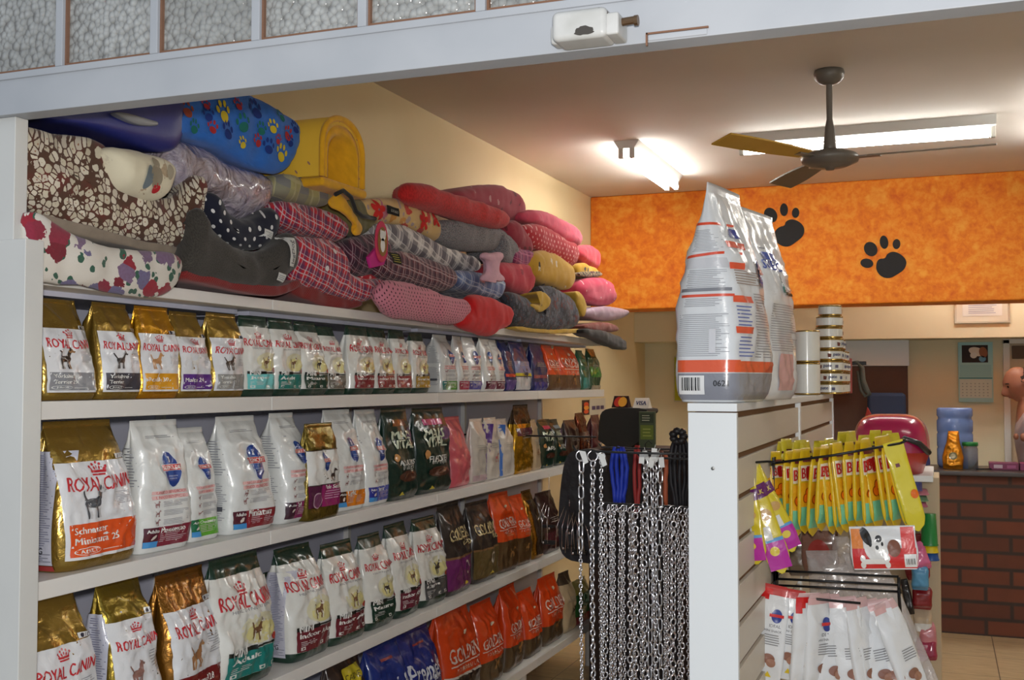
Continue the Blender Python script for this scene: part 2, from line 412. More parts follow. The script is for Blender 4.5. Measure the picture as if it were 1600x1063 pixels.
# ---------------------------------------------------------------- fluorescent fixtures
m_fix = newmat('lamp_housing', (205, 204, 200), .45)
m_tube = newmat('lit_tube', (255, 255, 255), .5)
pm(m_tube).inputs['Emission Color'].default_value = (1.0, .98, .93, 1); pm(m_tube).inputs['Emission Strength'].default_value = 22.0
m_cap = newmat('lamp_cap', (190, 186, 176), .5)
def fixture(label, c, rz, L, tubes, w=.14):
    r = empty('fluorescent_light', c, label, 'ceiling light', rz=rz)
    q = MB(); q.prism([(-w/2, 0), (w/2, 0), (w/2*.62, -.042), (-w/2*.62, -.042)], -L/2, L/2, M=Matrix(((0,0,1,0),(1,0,0,0),(0,1,0,0),(0,0,0,1)))); q.build('housing', m_fix, r)
    for y in tubes:
        q = MB(); q.tube([(-L/2+.03, y, -.075), (L/2-.03, y, -.075)], .017, n=16); q.build('tube', m_tube, r, smooth=True)
        for sgn in (-1, 1):
            q = MB(); q.box((sgn*(L/2-.012)-.012, y-.014, -.095), (sgn*(L/2-.012)+.012, y+.014, -.04)); q.build('lamp_holder', m_cap, r, bevel=.004)
a = at(978, 242, 2, EYE+1.215); bb = at(1050, 292, 2, EYE+1.215)
fixture('twin tube ceiling light running towards the orange beam, left of the fan', ((a.x+bb.x)/2, (a.y+bb.y)/2, ZC), PI/2+.0, (bb-a).length+.04, (-.03, .03))
a = at(1163, 237, 2, EYE+1.215); bb = at(1547, 208, 2, EYE+1.215)
fixture('long ceiling light running crosswise behind the fan', ((a.x+bb.x)/2, (a.y+bb.y)/2, ZC), 0, (bb-a).length+.05, (-.0,), .2)
fixture('ceiling light off to the right, mostly out of sight', (.66, 5.8, ZC), PI/2, 1.25, (-.03, .03))
fixture('ceiling light behind the orange beam, out of sight', (.5, 8.08, ZC), 0, 1.25, (-.03, .03))  # hidden fixture added to brighten the back of the shop
fixture('ceiling light near the street side, above the view', (.9, 3.2, ZC), 0, 1.25, (0,))  # extra tube added out of view to brighten the front part
# ---------------------------------------------------------------- ceiling fan, blades at rest
m_fan = newmat('fan_grey_enamel', (112, 106, 98), .4, .1); m_blade = newmat('fan_blade', (120, 104, 86), .5); m_bly = newmat('fan_blade_yellow', (205, 160, 60), .5)
hp = at(1295, 110, 2, ZC); fz = zfor(hp.x, hp.y, 246)-ZC
fan = empty('ceiling_fan', hp, 'grey three-blade ceiling fan hanging on a rod in front of the long light', 'ceiling fan')
q = MB(); q.lathe([(0,0),(.058,0),(.062,-.012),(.058,-.035),(.04,-.052),(.018,-.06),(0,-.06)], n=32); q.build('canopy', m_fan, fan, smooth=True)
q = MB(); q.lathe([(.012,-.05),(.013,-.1),(.012,fz+.16),(.02,fz+.12),(.026,fz+.05),(.03,fz+.02),(0,fz+.02)], n=20); q.build('rod', m_fan, fan, smooth=True)
q = MB(); q.lathe([(0,fz+.035),(.05,fz+.03),(.105,fz+.012),(.118,fz-.002),(.112,fz-.02),(.07,fz-.038),(.02,fz-.043),(.016,fz-.052),(0,fz-.053)], n=40); q.build('motor', m_fan, fan, smooth=True)
FAN0 = -4
for k, ang in enumerate((math.radians(FAN0), math.radians(FAN0+120), math.radians(FAN0+240))):
    ca, sa = math.cos(ang), math.sin(ang); R = Matrix(((ca,-sa,0,0),(sa,ca,0,0),(0,0,1,fz-.005),(0,0,0,1)))
    q = MB(); n = 8; vs = []; 
    for i in range(n+1):
        x = .15+.48*i/n; wd = .034+.018*math.sin(PI*min(1, i/n*1.1)*.6); tilt = .22
        for s in (-1, 1):
            for d in (0, .006): vs.append((x, s*wd, s*wd*tilt+d))
    fs = []
    for i in range(n): k0 = i*4; fs += [(k0, k0+4, k0+6, k0+2), (k0+1, k0+3, k0+7, k0+5), (k0, k0+1, k0+5, k0+4), (k0+2, k0+6, k0+7, k0+3)]
    fs += [(0, 2, 3, 1), (n*4, n*4+1, n*4+3, n*4+2)]
    q.add(vs, fs, M=R); bl = q.build('blade', m_bly if k == 2 else m_blade, fan, smooth=False)
    q = MB(); q.box((.09, -.018, -.004), (.2, .018, .002), M=R); q.build('blade_bracket', newmat('bracket_metal', (150,146,140), .3, .8), bl)

# ================================================================ WALL SHELVING
XS = -1.80; ZS = [EYE+.2384, EYE-.0424, EYE-.428, EYE-.8566, EYE-1.3114]; YJ = [1.80, 2.73, 3.86, 5.0, 6.12]
m_shelf = newmat('shelf_white', (226, 224, 220), .38, bump=(30, .05, .001)); m_back = newmat('shelf_back_panel', (206, 208, 226), .5)
sh = empty('display_shelving', (XS-.2, 1.8, 0), 'long white steel wall shelving holding the pet food bags and the bed pile', 'shelving')
o0 = sh.location
for k, z in enumerate(ZS):
    for a, b_ in zip(YJ, YJ[1:]):
        if k == 4 and False: continue
        q = MB(); t = .040 if k else .030
        q.box((XS-.40-o0.x, a+.0015-o0.y, z-t), (XS-o0.x, b_-.0015-o0.y, z-.0))
        s_ = q.build('shelf_board', m_shelf, sh, bevel=.002)
        if k == 0:
            q = MB(); q.box((XS-.37-o0.x, a+.03-o0.y, z-t-.012), (XS-.10-o0.x, b_-.03-o0.y, z-t)); q.build('stiffener', m_back, s_)
for a, b_ in zip(YJ, YJ[1:]):
    q = MB(); q.box((XS-.425-o0.x, a-o0.y, .05), (XS-.402-o0.x, b_-.002-o0.y, ZS[0]-.03)); q.build('back_panel', m_back, sh)
for y in YJ:
    q = MB(); q.box((XS-.402-o0.x, y-.012-o0.y, 0), (XS-.38-o0.x, y+.012-o0.y, ZS[0]-.03)); q.build('upright', m_shelf, sh, bevel=.002)
    q = MB(); q.lathe([(0,0),(.03,0),(.03,ZS[4]-.042),(0,ZS[4]-.042)], n=20, c=(XS-.07-o0.x, y-o0.y-.06, 0)); q.build('foot', m_shelf, sh, smooth=False)

# ================================================================ PET FOOD BAGS
WH, RED, GOLD, DG = (232, 232, 228), (196, 36, 48), (160, 130, 58), (14, 52, 38)
GREY, TXTG = (120, 122, 128), (120, 120, 126)
def make_bag(root, W, H, D, seed, body, top=None, tk=.80, bot=None, bk=.1, kind='film', topkind=None, gus=.2, lean=0, amp=1., front=None, side=None, botkind=None, tops=None, narrow=.97, wts=None):
    dt = tops or [(0,.86),(.04,1.0),(.3,1.04),(.55,.9),(.75,.58),(.9,.2),(.955,.025),(1,.02)]
    wt = wts or [(0,.93),(.07,.98),(.4,1.),(.8,.98),(1,narrow)]
    so = seed*3.7
    def dd(k): return D/2*lerpk(dt, k)
    def ww(k): return W/2*lerpk(wt, k)*(1+.02*math.sin(k*9+so))
    def ex(k): return 5.0-2.6*min(1, k*1.15)
    def crease(s, t):
        v = Vector((s*9+so, t*9, so*.3)); a = noise.noise(v)
        v2 = Vector((s*17+t*7+so, t*15-s*5, 4.+so)); r = 1-abs(noise.noise(v2))*2.2
        v3 = Vector((s*38-t*12+so, t*34+s*9, 9.+so)); r3 = 1-abs(noise.noise(v3))*2.
        return amp*(.011*a+.0055*max(0, r)**2*(.6+t/H)+.0028*max(0, r3)**2)
    dx = random.Random(seed).uniform(-.04, .04)*W
    def cx(k): return dx*k*k
    lean += random.Random(seed+1).uniform(-.015, .02); ph = random.Random(seed+2).uniform(0, 6)
    def leanf(k): return lean*k**1.4
    def fmap(s, t, off):
        k = max(0, min(1, t/H)); w = ww(k); u = max(-.995, min(.995, (s)/w)); n = ex(k)
        e = (1-abs(u)**n)**(1/n)
        env = min(1, (1-abs(u))*4)*min(1, (k+.02)*9)*(1 if k < .93 else max(.25, (1-k)*14))
        return (s+cx(k), -(dd(k)*e+crease(s, t)*env*min(1., .35+dd(k)/(D/2)))-off+leanf(k), t)
    def smap(a, t, off):
        k = max(0, min(1, t/H)); d = max(dd(k), 1e-4); v = max(-.98, min(.98, a/d)); n = ex(k)
        e = (1-abs(v)**n)**(1/n); g = gus*min(1, max(0, (k-.1)*1.3))*max(0, 1-abs(v)/.75)
        return (-(ww(k)*e*(1-g))+cx(k)-off-.0015, -a+leanf(k)+.0*a, t)
    NR = max(18, min(40, int(H/.0105))); N = 4*max(8, min(20, int(W/.0115))); ks = sorted(set([0, .012, .03]+[.05+.95*i/NR for i in range(NR+1)]+[tk, bk, .955]))
    mb = MB(); vs = []
    for k in ks:
        d, w, n = dd(k), ww(k), ex(k); t = k*H
        for i in range(N):
            th = 2*PI*(i+.5)/N; c, s_ = math.cos(th), math.sin(th); rr = (abs(c)**n+abs(s_)**n)**(-1/n)
            x = w*c*rr; y = -d*s_*rr
            if s_ > .0:
                X, Y, Z = fmap(x, t, 0)
                if abs(x) > w*.97: Y = y+leanf(k)
            else:
                env = min(1, (1-abs(x)/w)*4)*min(1, (k+.02)*9)
                X, Y, Z = x+cx(k), y+crease(-x+5, t)*env*min(1, .2+d/(D/2))+leanf(k), t
            if abs(y) < d*.75 and gus:
                g = gus*min(1, max(0, (k-.1)*1.3))*(1-abs(y)/(d*.75)); X = cx(k)+(X-cx(k))*(1-g)
            if k < .001: pass
            vs.append((X, Y, Z+.0))
    kt = .955
    def slot(k, seal):
        if seal: return ink(top or body, topkind or kind)
        if top and k >= tk-1e-4: return ink(top, topkind or kind)
        if bot and k < bk-1e-4: return ink(bot, botkind or kind)
        return ink(body, kind)
    sb = MB(); mb = MB(); allv = vs
    for r in range(len(ks)-1):
        seal = ks[r] >= kt-1e-6; tgt = sb if seal else mb; m = slot((ks[r]+ks[r+1])/2, seal)
        k0 = len(tgt.v)
        q4 = [allv[r*N+i] for i in range(N)]+[allv[(r+1)*N+i] for i in range(N)]
        tgt.add(q4, [(i, (i+1) % N, N+(i+1) % N, N+i) for i in range(N)], m)
    bc = allv[:N]; mb.add(bc, [tuple(range(N))[::-1]], slot(0, False))
    tcv = allv[-N:]; sb.add(tcv, [tuple(range(N))], slot(1, True))
    def weld(o):
        b = bmesh.new(); b.from_mesh(o.data); bmesh.ops.remove_doubles(b, verts=b.verts, dist=1e-6); bmesh.ops.recalc_face_normals(b, faces=b.faces)
        b.to_mesh(b_me := o.data); b.free(); b_me.polygons.foreach_set('use_smooth', [True]*len(b_me.polygons))
    weld(mb.build('bag_body', None, root, fixn=False)); weld(sb.build('top_seal', None, root, fixn=False))
    if front:
        p = Print(fmap, 'film', W/2, H); front(p)
        if p.mb.v: p.build('front_print', root)
    if side:
        p = Print(smap, 'film', D/2, H); side(p)
        if p.mb.v: p.build('side_print', root)

# ---- printed fronts; coordinates: a in -1..1 across, b in 0..1 up
def st_gold(box, l1, l2=None, pill='ADULT', dogc=(70, 50, 36), dogc2=None, panel=.70, wd='ROYAL CANIN', dog=True, boxh=.17):
    def f(p):
        W, H = p.W, p.H
        p.rect(-.86, .075, .90, panel, (226, 228, 232), 0)
        p.rect(.5, panel+.006, .9, panel+.04, (225, 225, 225), 0); p.ell(.6, panel+.022, .005, .005, (40, 40, 60), 1); p.text('10+', .76, panel+.022, W*.16, (60, 60, 90), 1)
        p.text(wd, .02, panel-.155, W*1.56, RED, 2, h=W*.24, bold=.012, arc=-W*.035)
        p.crown(-.02, panel-.062, W*.34, RED, 2)
        if dog: p.dog(-.25, .10+boxh+.13, W*.42, dogc, 2, dogc2)
        p.lines(.35, .84, .10+boxh+.1, panel-.22, 8, (150, 152, 160), 1)
        p.rect(-.80, .095, .88, .10+boxh, box, 1)
        bh = (.10+boxh-.095); th = bh*H*.21
        if l2:
            p.text(l1, -.72, .095+bh*.79, min(W*1.45, th*.78*len(l1)), WH, 3, h=th, bold=.012, left=True); p.text(l2, -.72, .095+bh*.47, min(W*1.45, th*.78*len(l2)), WH, 3, h=th, bold=.012, left=True)
        else: p.text(l1, -.72, .095+bh*.62, min(W*1.45, th*.95*len(l1)), WH, 3, h=th*1.25, bold=.012, left=True)
        p.ell(-.45, .095+bh*.15, W*.30, bh*H*.12, WH, 2); p.ell(-.45, .095+bh*.15, W*.28, bh*H*.10, box, 3); p.text(pill, -.45, .095+bh*.15, W*.38, WH, 4, h=bh*H*.11, bold=.01)
        p.lines(-.1, .5, .112, .124, 1, WH, 3)
    return f
def st_green(box, l1, cream=(224, 216, 150), dogc=(120, 84, 56), wd='ROYAL CANIN', mini='MINI', dark=(20, 56, 42), panel=.80, icon=True):
    def f(p):
        W, H = p.W, p.H
        p.rect(-.93, .30, .93, panel, (228, 228, 222), 0)
        p.ell(.25, .43, W*.62, H*.12, (226, 222, 190), 1); p.ell(.3, .40, W*.5, H*.085, cream, 2)
        p.text(wd, .0, panel-.14, W*1.66, RED, 2, h=W*.27, bold=.012, arc=-W*.03); p.crown(-.15, panel-.05, W*.36, RED, 2)
        p.text('HEALTH NUTRITION', .05, panel-.205, W*1.2, TXTG, 2, h=W*.06)
        p.dog(.12, .42, W*.34, dogc, 3, (230, 226, 215))
        p.ell(.78, .33, W*.16, H*.03, (176, 60, 50), 3)
        p.rect(-.80, .275, .10, .31, (18, 24, 22), 3); p.text(mini, -.46, .292, W*.5, WH, 4, bold=.02)
        p.rect(.10, .285, .9, .3, (30, 40, 36), 3)
        p.rect(-.80, .09, .93, .278, box, 2)
        p.text(l1, -.70, .228, min(W*1.5, W*.19*len(l1)), WH, 3, h=min(W*.27, H*.042), bold=.02, left=True)
        if icon:
            p.lines(-.7, .1, .14, .185, 3, (220, 220, 220), 3)
            for x in (-.62, .28, .7): p.rect(x-.09, .105, x+.09, .135, (222, 222, 216), 3); p.ell(x, .12, W*.05, H*.008, box, 4)
    return f
def oval(p, a, b, z, txt='SCIENCE DIET', top="Hill's"):
    W, H = p.W, p.H
    p.ell(a, b, z*.5, z*.86, (214, 222, 232), 1, .12); p.ell(a, b, z*.46, z*.82, (30, 62, 140), 2, .12, n=28); p.ell(a-.06, b+.02, z*.2, z*.62, (52, 90, 164), 3, .1)
    p.rect(a-.09*z/.1, b+z*.34/H, a+.09*z/.1*0.2, b+z*.6/H, (226, 226, 230), 4); p.text('H', a-.045*z/.1, b+z*.47/H, z*.13, (40, 60, 120), 5, bold=.03)
    p.rect(a-z*.66/W, b-z*.05/H, a+z*.66/W, b+z*.25/H, (226, 226, 226), 4, sh=.0); p.rect(a-z*.63/W, b-z*.03/H, a+z*.63/W, b+z*.23/H, (206, 42, 46), 5)
    p.text(txt, a, b+z*.10/H, z*1.16, (240, 236, 230), 6, h=z*.17, bold=.02); p.text('VETERINARIAN', a, b-z*.3/H, z*.6, (210, 216, 230), 5)
    p.text('RECOMMENDED', a, b-z*.42/H, z*.5, (210, 216, 230), 5)
def st_hills(c1, c2, l1='Adulto', l2='Manutencao', b0=.045, bh=.15, split=-.45, blue=True, z=.55, oy=.62, ov=True):
    def f(p):
        W, H = p.W, p.H
        p.lines(-.5, .5, .86, .885, 2, TXTG, 0)
        if ov: oval(p, .08, oy, W*z)
        for k, (b0_, b1_) in enumerate(((oy-.22, oy-.19), (oy-.182, oy-.155))): p.rect(-.62, b0_, .62, b1_, (232, 190, 188), 0); p.text('UNICO BENEFICIO', .0, (b0_+b1_)/2, W*1.0, (196, 90, 90), 1, h=W*.07)
        for k in range(3):
            y = oy-.255-.068*k
            if y < b0+bh+.02: break
            p.dog(-.5, y, W*.13, (150, 110, 110), 0); p.lines(-.3, .6, y-.022, y+.022, 4, (150, 150, 158), 0)
        p.rect(-.86, b0, split, b0+bh, c1, 0); p.rect(split, b0, .92, b0+bh, c2, 0)
        p.text(l1, -.80, b0+bh*.82, W*.34, WH, 2, bold=.02, left=True); p.text(l2, split+.06, b0+bh*.82, W*min(.9, .1*len(l2)), WH, 2, bold=.02, left=True)
        p.lines(split+.06, .8, b0+bh*.2, b0+bh*.68, 5, (205, 190, 195), 1)
        if blue: p.rect(-.86, b0, split, b0+bh*.3, (70, 150, 214), 1)
        p.ell(-.6, b0+bh*.5, W*.1, H*.012, (220, 210, 200), 2, .6)
    return f
def st_hillside(p):
    p.lines(-.6, .7, .5, .8, 14, (150, 152, 160), 0); p.lines(-.6, .7, .12, .44, 18, (160, 160, 168), 0)
    p.rect(-.1, .2, .5, .24, (90, 92, 100), 1)
def st_textside(col=(202, 204, 220), foot=(170, 50, 50)):
    def f(p):
        p.rect(-.55, .05, .6, .80, col, 0); p.lines(-.5, .58, .16, .78, 42, (130, 132, 160), 1); p.lines(-.5, .58, .07, .13, 5, (90, 90, 110), 1)
        p.text('APPG', .0, .145, p.W*.6, (20, 20, 24), 2, bold=.01)
        if foot: p.rect(-.55, .01, .6, .045, foot, 0)
    return f
def st_golden(word='GOLDEN', sub='F O R M U L A', col=(226, 206, 196), strip=None, b=.52, extra=None):
    def f(p):
        W, H = p.W, p.H
        p.text(word, .0, b, W*1.5, col, 1, h=W*.34, bold=.01); p.rect(-.78, b-W*.24/H, .8, b-W*.21/H, col, 1)
        p.text(sub, .0, b-W*.34/H, W*1.2, col, 1, h=W*.10)
        p.lines(-.3, .3, b-.17, b-.13, 2, (190, 160, 120), 1)
        p.ell(.15, b+.2, W*.13, W*.05, (230, 215, 190), 1, .2)
        if strip: p.rect(-.92, .30, .92, .325, (222, 218, 210), 1); p.dog(0, .2, W*.4, (60, 46, 40), 1)
        else: p.dog(.1, .24, W*.3, (150, 110, 60), 1)
        if extra: extra(p)
    return f
def st_golduo(c2):
    def f(p):
        W, H = p.W, p.H
        p.text('GOLDEN', .0, .66, W*1.5, (206, 190, 140), 1, h=W*.34, bold=.01); p.rect(-.7, .605, .8, .613, (190, 172, 120), 1); p.text('Duo', .45, .56, W*.5, (206, 190, 140), 1, bold=.01)
        p.rect(-.93, .06, .93, .40, c2, 1); p.rect(-.93, .40, .93, .425, (130, 96, 60), 1)
        p.ell(.2, .28, W*.2, W*.2, (214, 206, 190), 2); p.ell(.2, .28, W*.14, W*.14, c2, 3); p.poly([(-.05, .09), (.25, .09), (.1, .13)], (222, 200, 60), 3)
    return f
def st_premier(p):
    W, H = p.W, p.H
    p.text('PremieR', .02, .58, W*1.6, (214, 218, 228), 1, h=W*.5, bold=.008); p.text('pet', .4, .48, W*.4, (214, 218, 228), 1)
    p.rect(-.9, .04, .9, .16, (60, 90, 160), 1); p.dog(.0, .28, W*.5, (170, 150, 130), 2); p.rect(-.3, .84, .3, .86, (160, 60, 60), 1)
def st_natural(patch, l1, l2=''):
    def f(p):
        W, H = p.W, p.H
        p.rect(-.5, .80, .55, .87, patch, 1); p.ell(.55, .70, W*.3, H*.08, (90, 60, 110), 1)
        for k, t in enumerate(('MAIS', 'VITAL')): p.text(t, -.05, .70-.10*k, W*1.1, (210, 220, 196), 2, h=W*.26, bold=.03, rot=.0)
        p.ell(-.55, .46, W*.12, W*.12, (205, 150, 90), 2); p.text(l1, .05, .40, W*1.0, (220, 224, 220), 2, bold=.02)
        if l2: p.text(l2, .1, .355, W*.9, (200, 206, 200), 2)
        p.ell(.1, .25, W*.6, H*.06, (80, 44, 30), 1); p.poly([(-.45, .05), (-.15, .05), (-.3, .09)], (214, 196, 60), 2)
    return f
def st_plain(c=None, cols=None):
    def f(p):
        W, H = p.W, p.H
        if cols:
            for (b0, b1, cc) in cols: p.rect(-.88, b0, .88, b1, cc, 1)
        if c: p.dog(.1, .35, W*.4, c, 2)
        p.lines(-.5, .6, .5, .6, 3, (170, 168, 160), 2)
    return f

def shelf_bag(level, L, R, T, label, group, D=.09, xo=.03, rz=0., lean=0., seed=None, **kw):
    z = ZS[level]; xf = XS-xo
    yb = {1: 612, 2: 800, 3: 960, 4: 1010}[level]
    y0, y1 = at(L, yb, 0, xf).y, at(R, yb, 0, xf).y
    W = (y1-y0)*1.10; yc = (y0+y1)/2+(y1-y0)*.04+.010; xc = xf-D/2
    H = zfor(xc-lean, yc, T)-z
    H = min(H, ZS[level-1]-.047-z) if level > 0 else H
    seed = seed if seed is not None else int(L*7+level)
    rz += random.Random(seed).uniform(-.07, .05)
    root = empty('pet_food_bag', (xc, yc, z+.001), label, 'pet food bag', group, rz=PI/2+rz)
    kw.setdefault('narrow', .95); kw.setdefault('amp', 1.3)
    make_bag(root, W*1.05, H-.002, D, seed, **kw)
    return root
BR = (86, 84, 88)
G1, G2, G3, G4 = ('pet food bags on the upper bag shelf', 'pet food bags on the second bag shelf', 'pet food bags on the third bag shelf', 'pet food bags on the lowest shelf')
gold = dict(body=GOLD, kind='gold', gus=.25)
grn = dict(body=(228, 228, 222), top=DG, tk=.86, bot=DG, bk=.085)
# upper bag shelf, near to far
shelf_bag(1, 14, 58, 455, 'gold bag with a blue box, half hidden behind the white gate post', G1, D=.09, front=st_gold((24, 92, 170), 'Shih Tzu', dogc=(160, 140, 120)), **gold)
shelf_bag(1, 68, 144, 450, 'gold bag with light grey box and small black-and-tan dog, widest on upper bag shelf', G1, D=.10, front=st_gold((140, 142, 148), 'Yorkshire', 'Terrier 29', 'JUNIOR', dogc=(50, 36, 28), dogc2=(150, 110, 70)), **gold)
shelf_bag(1, 153, 213, 461, 'gold bag with dark charcoal box on the upper bag shelf', G1, D=.10, front=st_gold((72, 70, 78), 'Yorkshire', 'Terrier', dogc=(60, 56, 56)), **gold)
shelf_bag(1, 219, 273, 472, 'bright yellow-gold bag with an orange-yellow box on the upper bag shelf', G1, D=.08, body=(196, 140, 26), kind='gold', front=st_gold((224, 158, 30), 'Poodle 30', dogc=(190, 140, 90)))
shelf_bag(1, 279, 325, 487, 'gold bag with a purple box on the upper bag shelf', G1, D=.08, front=st_gold((92, 44, 134), 'Maltes 24', dogc=(214, 212, 208)), **gold)
shelf_bag(1, 331, 376, 490, 'gold bag with pale grey box, last gold one before the green-topped bags', G1, D=.08, front=st_gold((156, 156, 154), 'Yorkshire', 'Terrier 29', dogc=(60, 44, 36)), **gold)
shelf_bag(1, 381, 424, 493, 'green-topped white bag with a bright turquoise box', G1, D=.07, front=st_green((120, 206, 206), 'Junior'), **grn)
shelf_bag(1, 430, 466, 497, 'green-topped white bag with a teal box on the upper bag shelf', G1, D=.08, front=st_green((28, 128, 120), 'Adult'), **grn)
shelf_bag(1, 471, 505, 503, 'green-topped white bag with a dark green box on the upper bag shelf', G1, D=.07, front=st_green((20, 62, 50), 'Mature', dogc=(60, 50, 46)), **grn)
shelf_bag(1, 512, 537, 510, 'narrow green-topped white bag with a grey box on the upper bag shelf', G1, D=.07, front=st_green((112, 108, 100), 'Light'), **grn)
shelf_bag(1, 547, 581, 509, 'green-topped white bag with a dull red box, first of the three red-boxed ones', G1, D=.08, front=st_green((142, 48, 56), 'Indoor Adult'), **grn)
shelf_bag(1, 586, 614, 507, 'green-topped white bag with a dull red box, middle of the three red-boxed ones', G1, D=.07, front=st_green((142, 48, 56), 'Indoor Adult'), **grn)
shelf_bag(1, 619, 640, 513, 'green-topped white bag with a dull red box, farthest of the three red-boxed ones', G1, D=.06, front=st_green((142, 48, 56), 'Indoor'), **grn)
shelf_bag(1, 645, 668, 520, 'green-topped white bag with a mustard gold box', G1, D=.07, front=st_green((168, 134, 34), 'Sensible'), **grn)
wb = dict(body=(226, 228, 226), gus=.15)
shelf_bag(1, 694, 713, 508, 'white bag with green and teal blocks at its foot on the upper bag shelf', G1, D=.11, front=st_hills((26, 128, 126), (70, 150, 50), blue=False), side=st_hillside, **wb)
shelf_bag(1, 717, 731, 515, 'white bag with a crimson foot squeezed in the white group of the upper bag shelf', G1, D=.07, front=st_hills((150, 30, 70), (180, 40, 80), blue=False), **wb)
shelf_bag(1, 734, 750, 516, 'white bag with violet-blue blocks at its foot on the upper bag shelf', G1, D=.08, front=st_hills((70, 62, 140), (84, 84, 170), blue=False), **wb)
shelf_bag(1, 756, 772, 516, 'white bag with maroon blocks, right of the violet-footed bag', G1, D=.09, front=st_hills((84, 20, 44), (128, 40, 90), blue=False), **wb)
shelf_bag(1, 775, 787, 518, 'white bag with a brownish maroon foot, last white one before the navy bags', G1, D=.07, front=st_hills((110, 40, 60), (120, 50, 80), blue=False), **wb)
nv = dict(body=(24, 34, 96))
shelf_bag(1, 791, 803, 520, 'navy bag with a red stripe and violet foot', G1, D=.09, front=st_plain(None, [(.28, .34, (196, 60, 40)), (.03, .22, (90, 70, 140))]), **nv)
shelf_bag(1, 807, 827, 520, 'navy and pale blue bag with a yellow stripe', G1, D=.09, front=st_plain((60, 60, 80), [(.30, .36, (206, 196, 40)), (.36, .60, (120, 134, 180)), (.02, .28, (200, 204, 208))]), **nv)
shelf_bag(1, 833, 854, 522, 'dark navy bag beside the orange bags on the upper bag shelf', G1, D=.09, front=st_plain(None, [(.26, .33, (150, 70, 80)), (.0, .18, (30, 40, 130))]), **nv)
orr = dict(body=(222, 74, 20), bot=(96, 66, 40), bk=.34)
shelf_bag(1, 860, 877, 525, 'orange bag with brown foot beside the dark navy bag', G1, D=.09, front=st_golden(b=.60), **orr)
shelf_bag(1, 882, 906, 527, 'orange bag with brown foot and forked top beside the green bag', G1, D=.09, front=st_golden(b=.62), **orr)
shelf_bag(1, 910, 922, 547, 'small green bag with teal foot near the far end of the upper bag shelf', G1, D=.07, body=(40, 100, 74), front=st_plain(None, [(.04, .3, (60, 140, 134))]))
shelf_bag(1, 925, 938, 541, 'dark green bag with silver edge at the far end of the upper bag shelf', G1, D=.07, body=(46, 84, 56), front=st_plain(None, [(.3, .55, (50, 130, 50)), (.0, .1, (150, 140, 120))]))
# second bag shelf
shelf_bag(2, 14, 52, 715, 'white and gold bag with a deep purple box, cut off by the gate post', G2, D=.10, xo=.03, front=st_gold((74, 34, 96), 'Maltes 24', panel=.9, boxh=.28), **gold)
shelf_bag(2, 97, 208, 657, 'big gold bag with grey schnauzer picture and orange box', G2, D=.15, xo=.02, seed=5, front=st_gold((226, 84, 26), 'Schnauzer', 'Miniatura 25', dogc=(78, 80, 86), dogc2=(200, 200, 202), panel=.72, boxh=.21), side=st_textside(), **gold)
mr1, mr2 = (84, 26, 44), (132, 40, 60)
shelf_bag(2, 222, 291, 656, 'tall white bag with blue oval and maroon foot beside the schnauzer bag', G2, D=.11, seed=3, front=st_hills(mr1, mr2, oy=.62), side=st_hillside, **wb)
shelf_bag(2, 298, 341, 668, 'white bag with blue oval and bright green foot', G2, D=.10, xo=.05, front=st_hills((24, 110, 70), (96, 178, 50), l2='Crescimento', oy=.64), side=st_hillside, **wb)
shelf_bag(2, 364, 424, 650, 'white bag with blue oval and brownish red foot, right of the green-footed one', G2, D=.14, seed=9, front=st_hills(mr1, (140, 34, 46), l2='Miniatura', oy=.60), side=st_hillside, **wb)
shelf_bag(2, 443, 480, 645, 'white bag with blue oval and plum foot, left of the gold-topped bag', G2, D=.15, front=st_hills((62, 26, 46), (140, 36, 96), l2='Pele', oy=.64, blue=False), side=st_hillside, **wb)
def st_pele(p):
    p.rect(-.93, .36, .93, .72, WH, 0); oval(p, -.05, .60, p.W*.36); p.dog(.3, .45, p.W*.3, (60, 44, 40), 2)
    p.rect(-.93, .13, .93, .36, (150, 30, 100), 1); p.rect(-.93, .13, -.25, .36, (84, 24, 64), 2); p.text('Pele Sensivel', .35, .33, p.W*.9, WH, 3, bold=.02); p.lines(-.1, .8, .2, .30, 4, (210, 170, 196), 3)
    p.ell(-.5, .20, p.W*.24, p.W*.24, (196, 170, 180), 3); p.ell(-.5, .20, p.W*.21, p.W*.21, (120, 60, 100), 4); p.rect(-.93, .355, .93, .365, (60, 50, 40), 3); p.rect(-.93, .715, .93, .725, (60, 50, 40), 1)
shelf_bag(2, 481, 527, 661, 'white bag with gold top, plum box and gold foot', G2, D=.07, xo=-.0, body=(118, 100, 36), kind='gold', front=st_pele)
shelf_bag(2, 531, 568, 640, 'white bag with blue oval and an orange square at its foot', G2, D=.13, front=st_hills((66, 32, 26), (226, 130, 24), l2='Light', oy=.60), side=st_hillside, **wb)
shelf_bag(2, 573, 606, 640, 'white bag with blue oval and blue foot beside the dark green bags', G2, D=.10, front=st_hills((40, 50, 150), (74, 90, 180), l2='Senior', oy=.58), side=st_hillside, **wb)
dgb = dict(body=(14, 46, 38), gus=.15)
shelf_bag(2, 609, 649, 637, 'dark green bag with an orange patch near its top', G2, D=.10, front=st_natural((150, 84, 30), 'ADULTOS', 'frango'), **dgb)
shelf_bag(2, 656, 700, 637, 'dark green bag with a pink patch near its top', G2, D=.10, front=st_natural((196, 50, 120), 'FILHOTES', 'carne e vegetais'), **dgb)
shelf_bag(2, 706, 735, 651, 'plain coral pink bag on the second bag shelf', G2, D=.12, body=(208, 92, 104), gus=.05, front=None)
crm = dict(body=(206, 200, 190), gus=.15)
shelf_bag(2, 739, 757, 654, 'cream bag beside the coral pink bag', G2, D=.06, front=st_plain(None, [(.03, .12, (196, 170, 176))]), **crm)
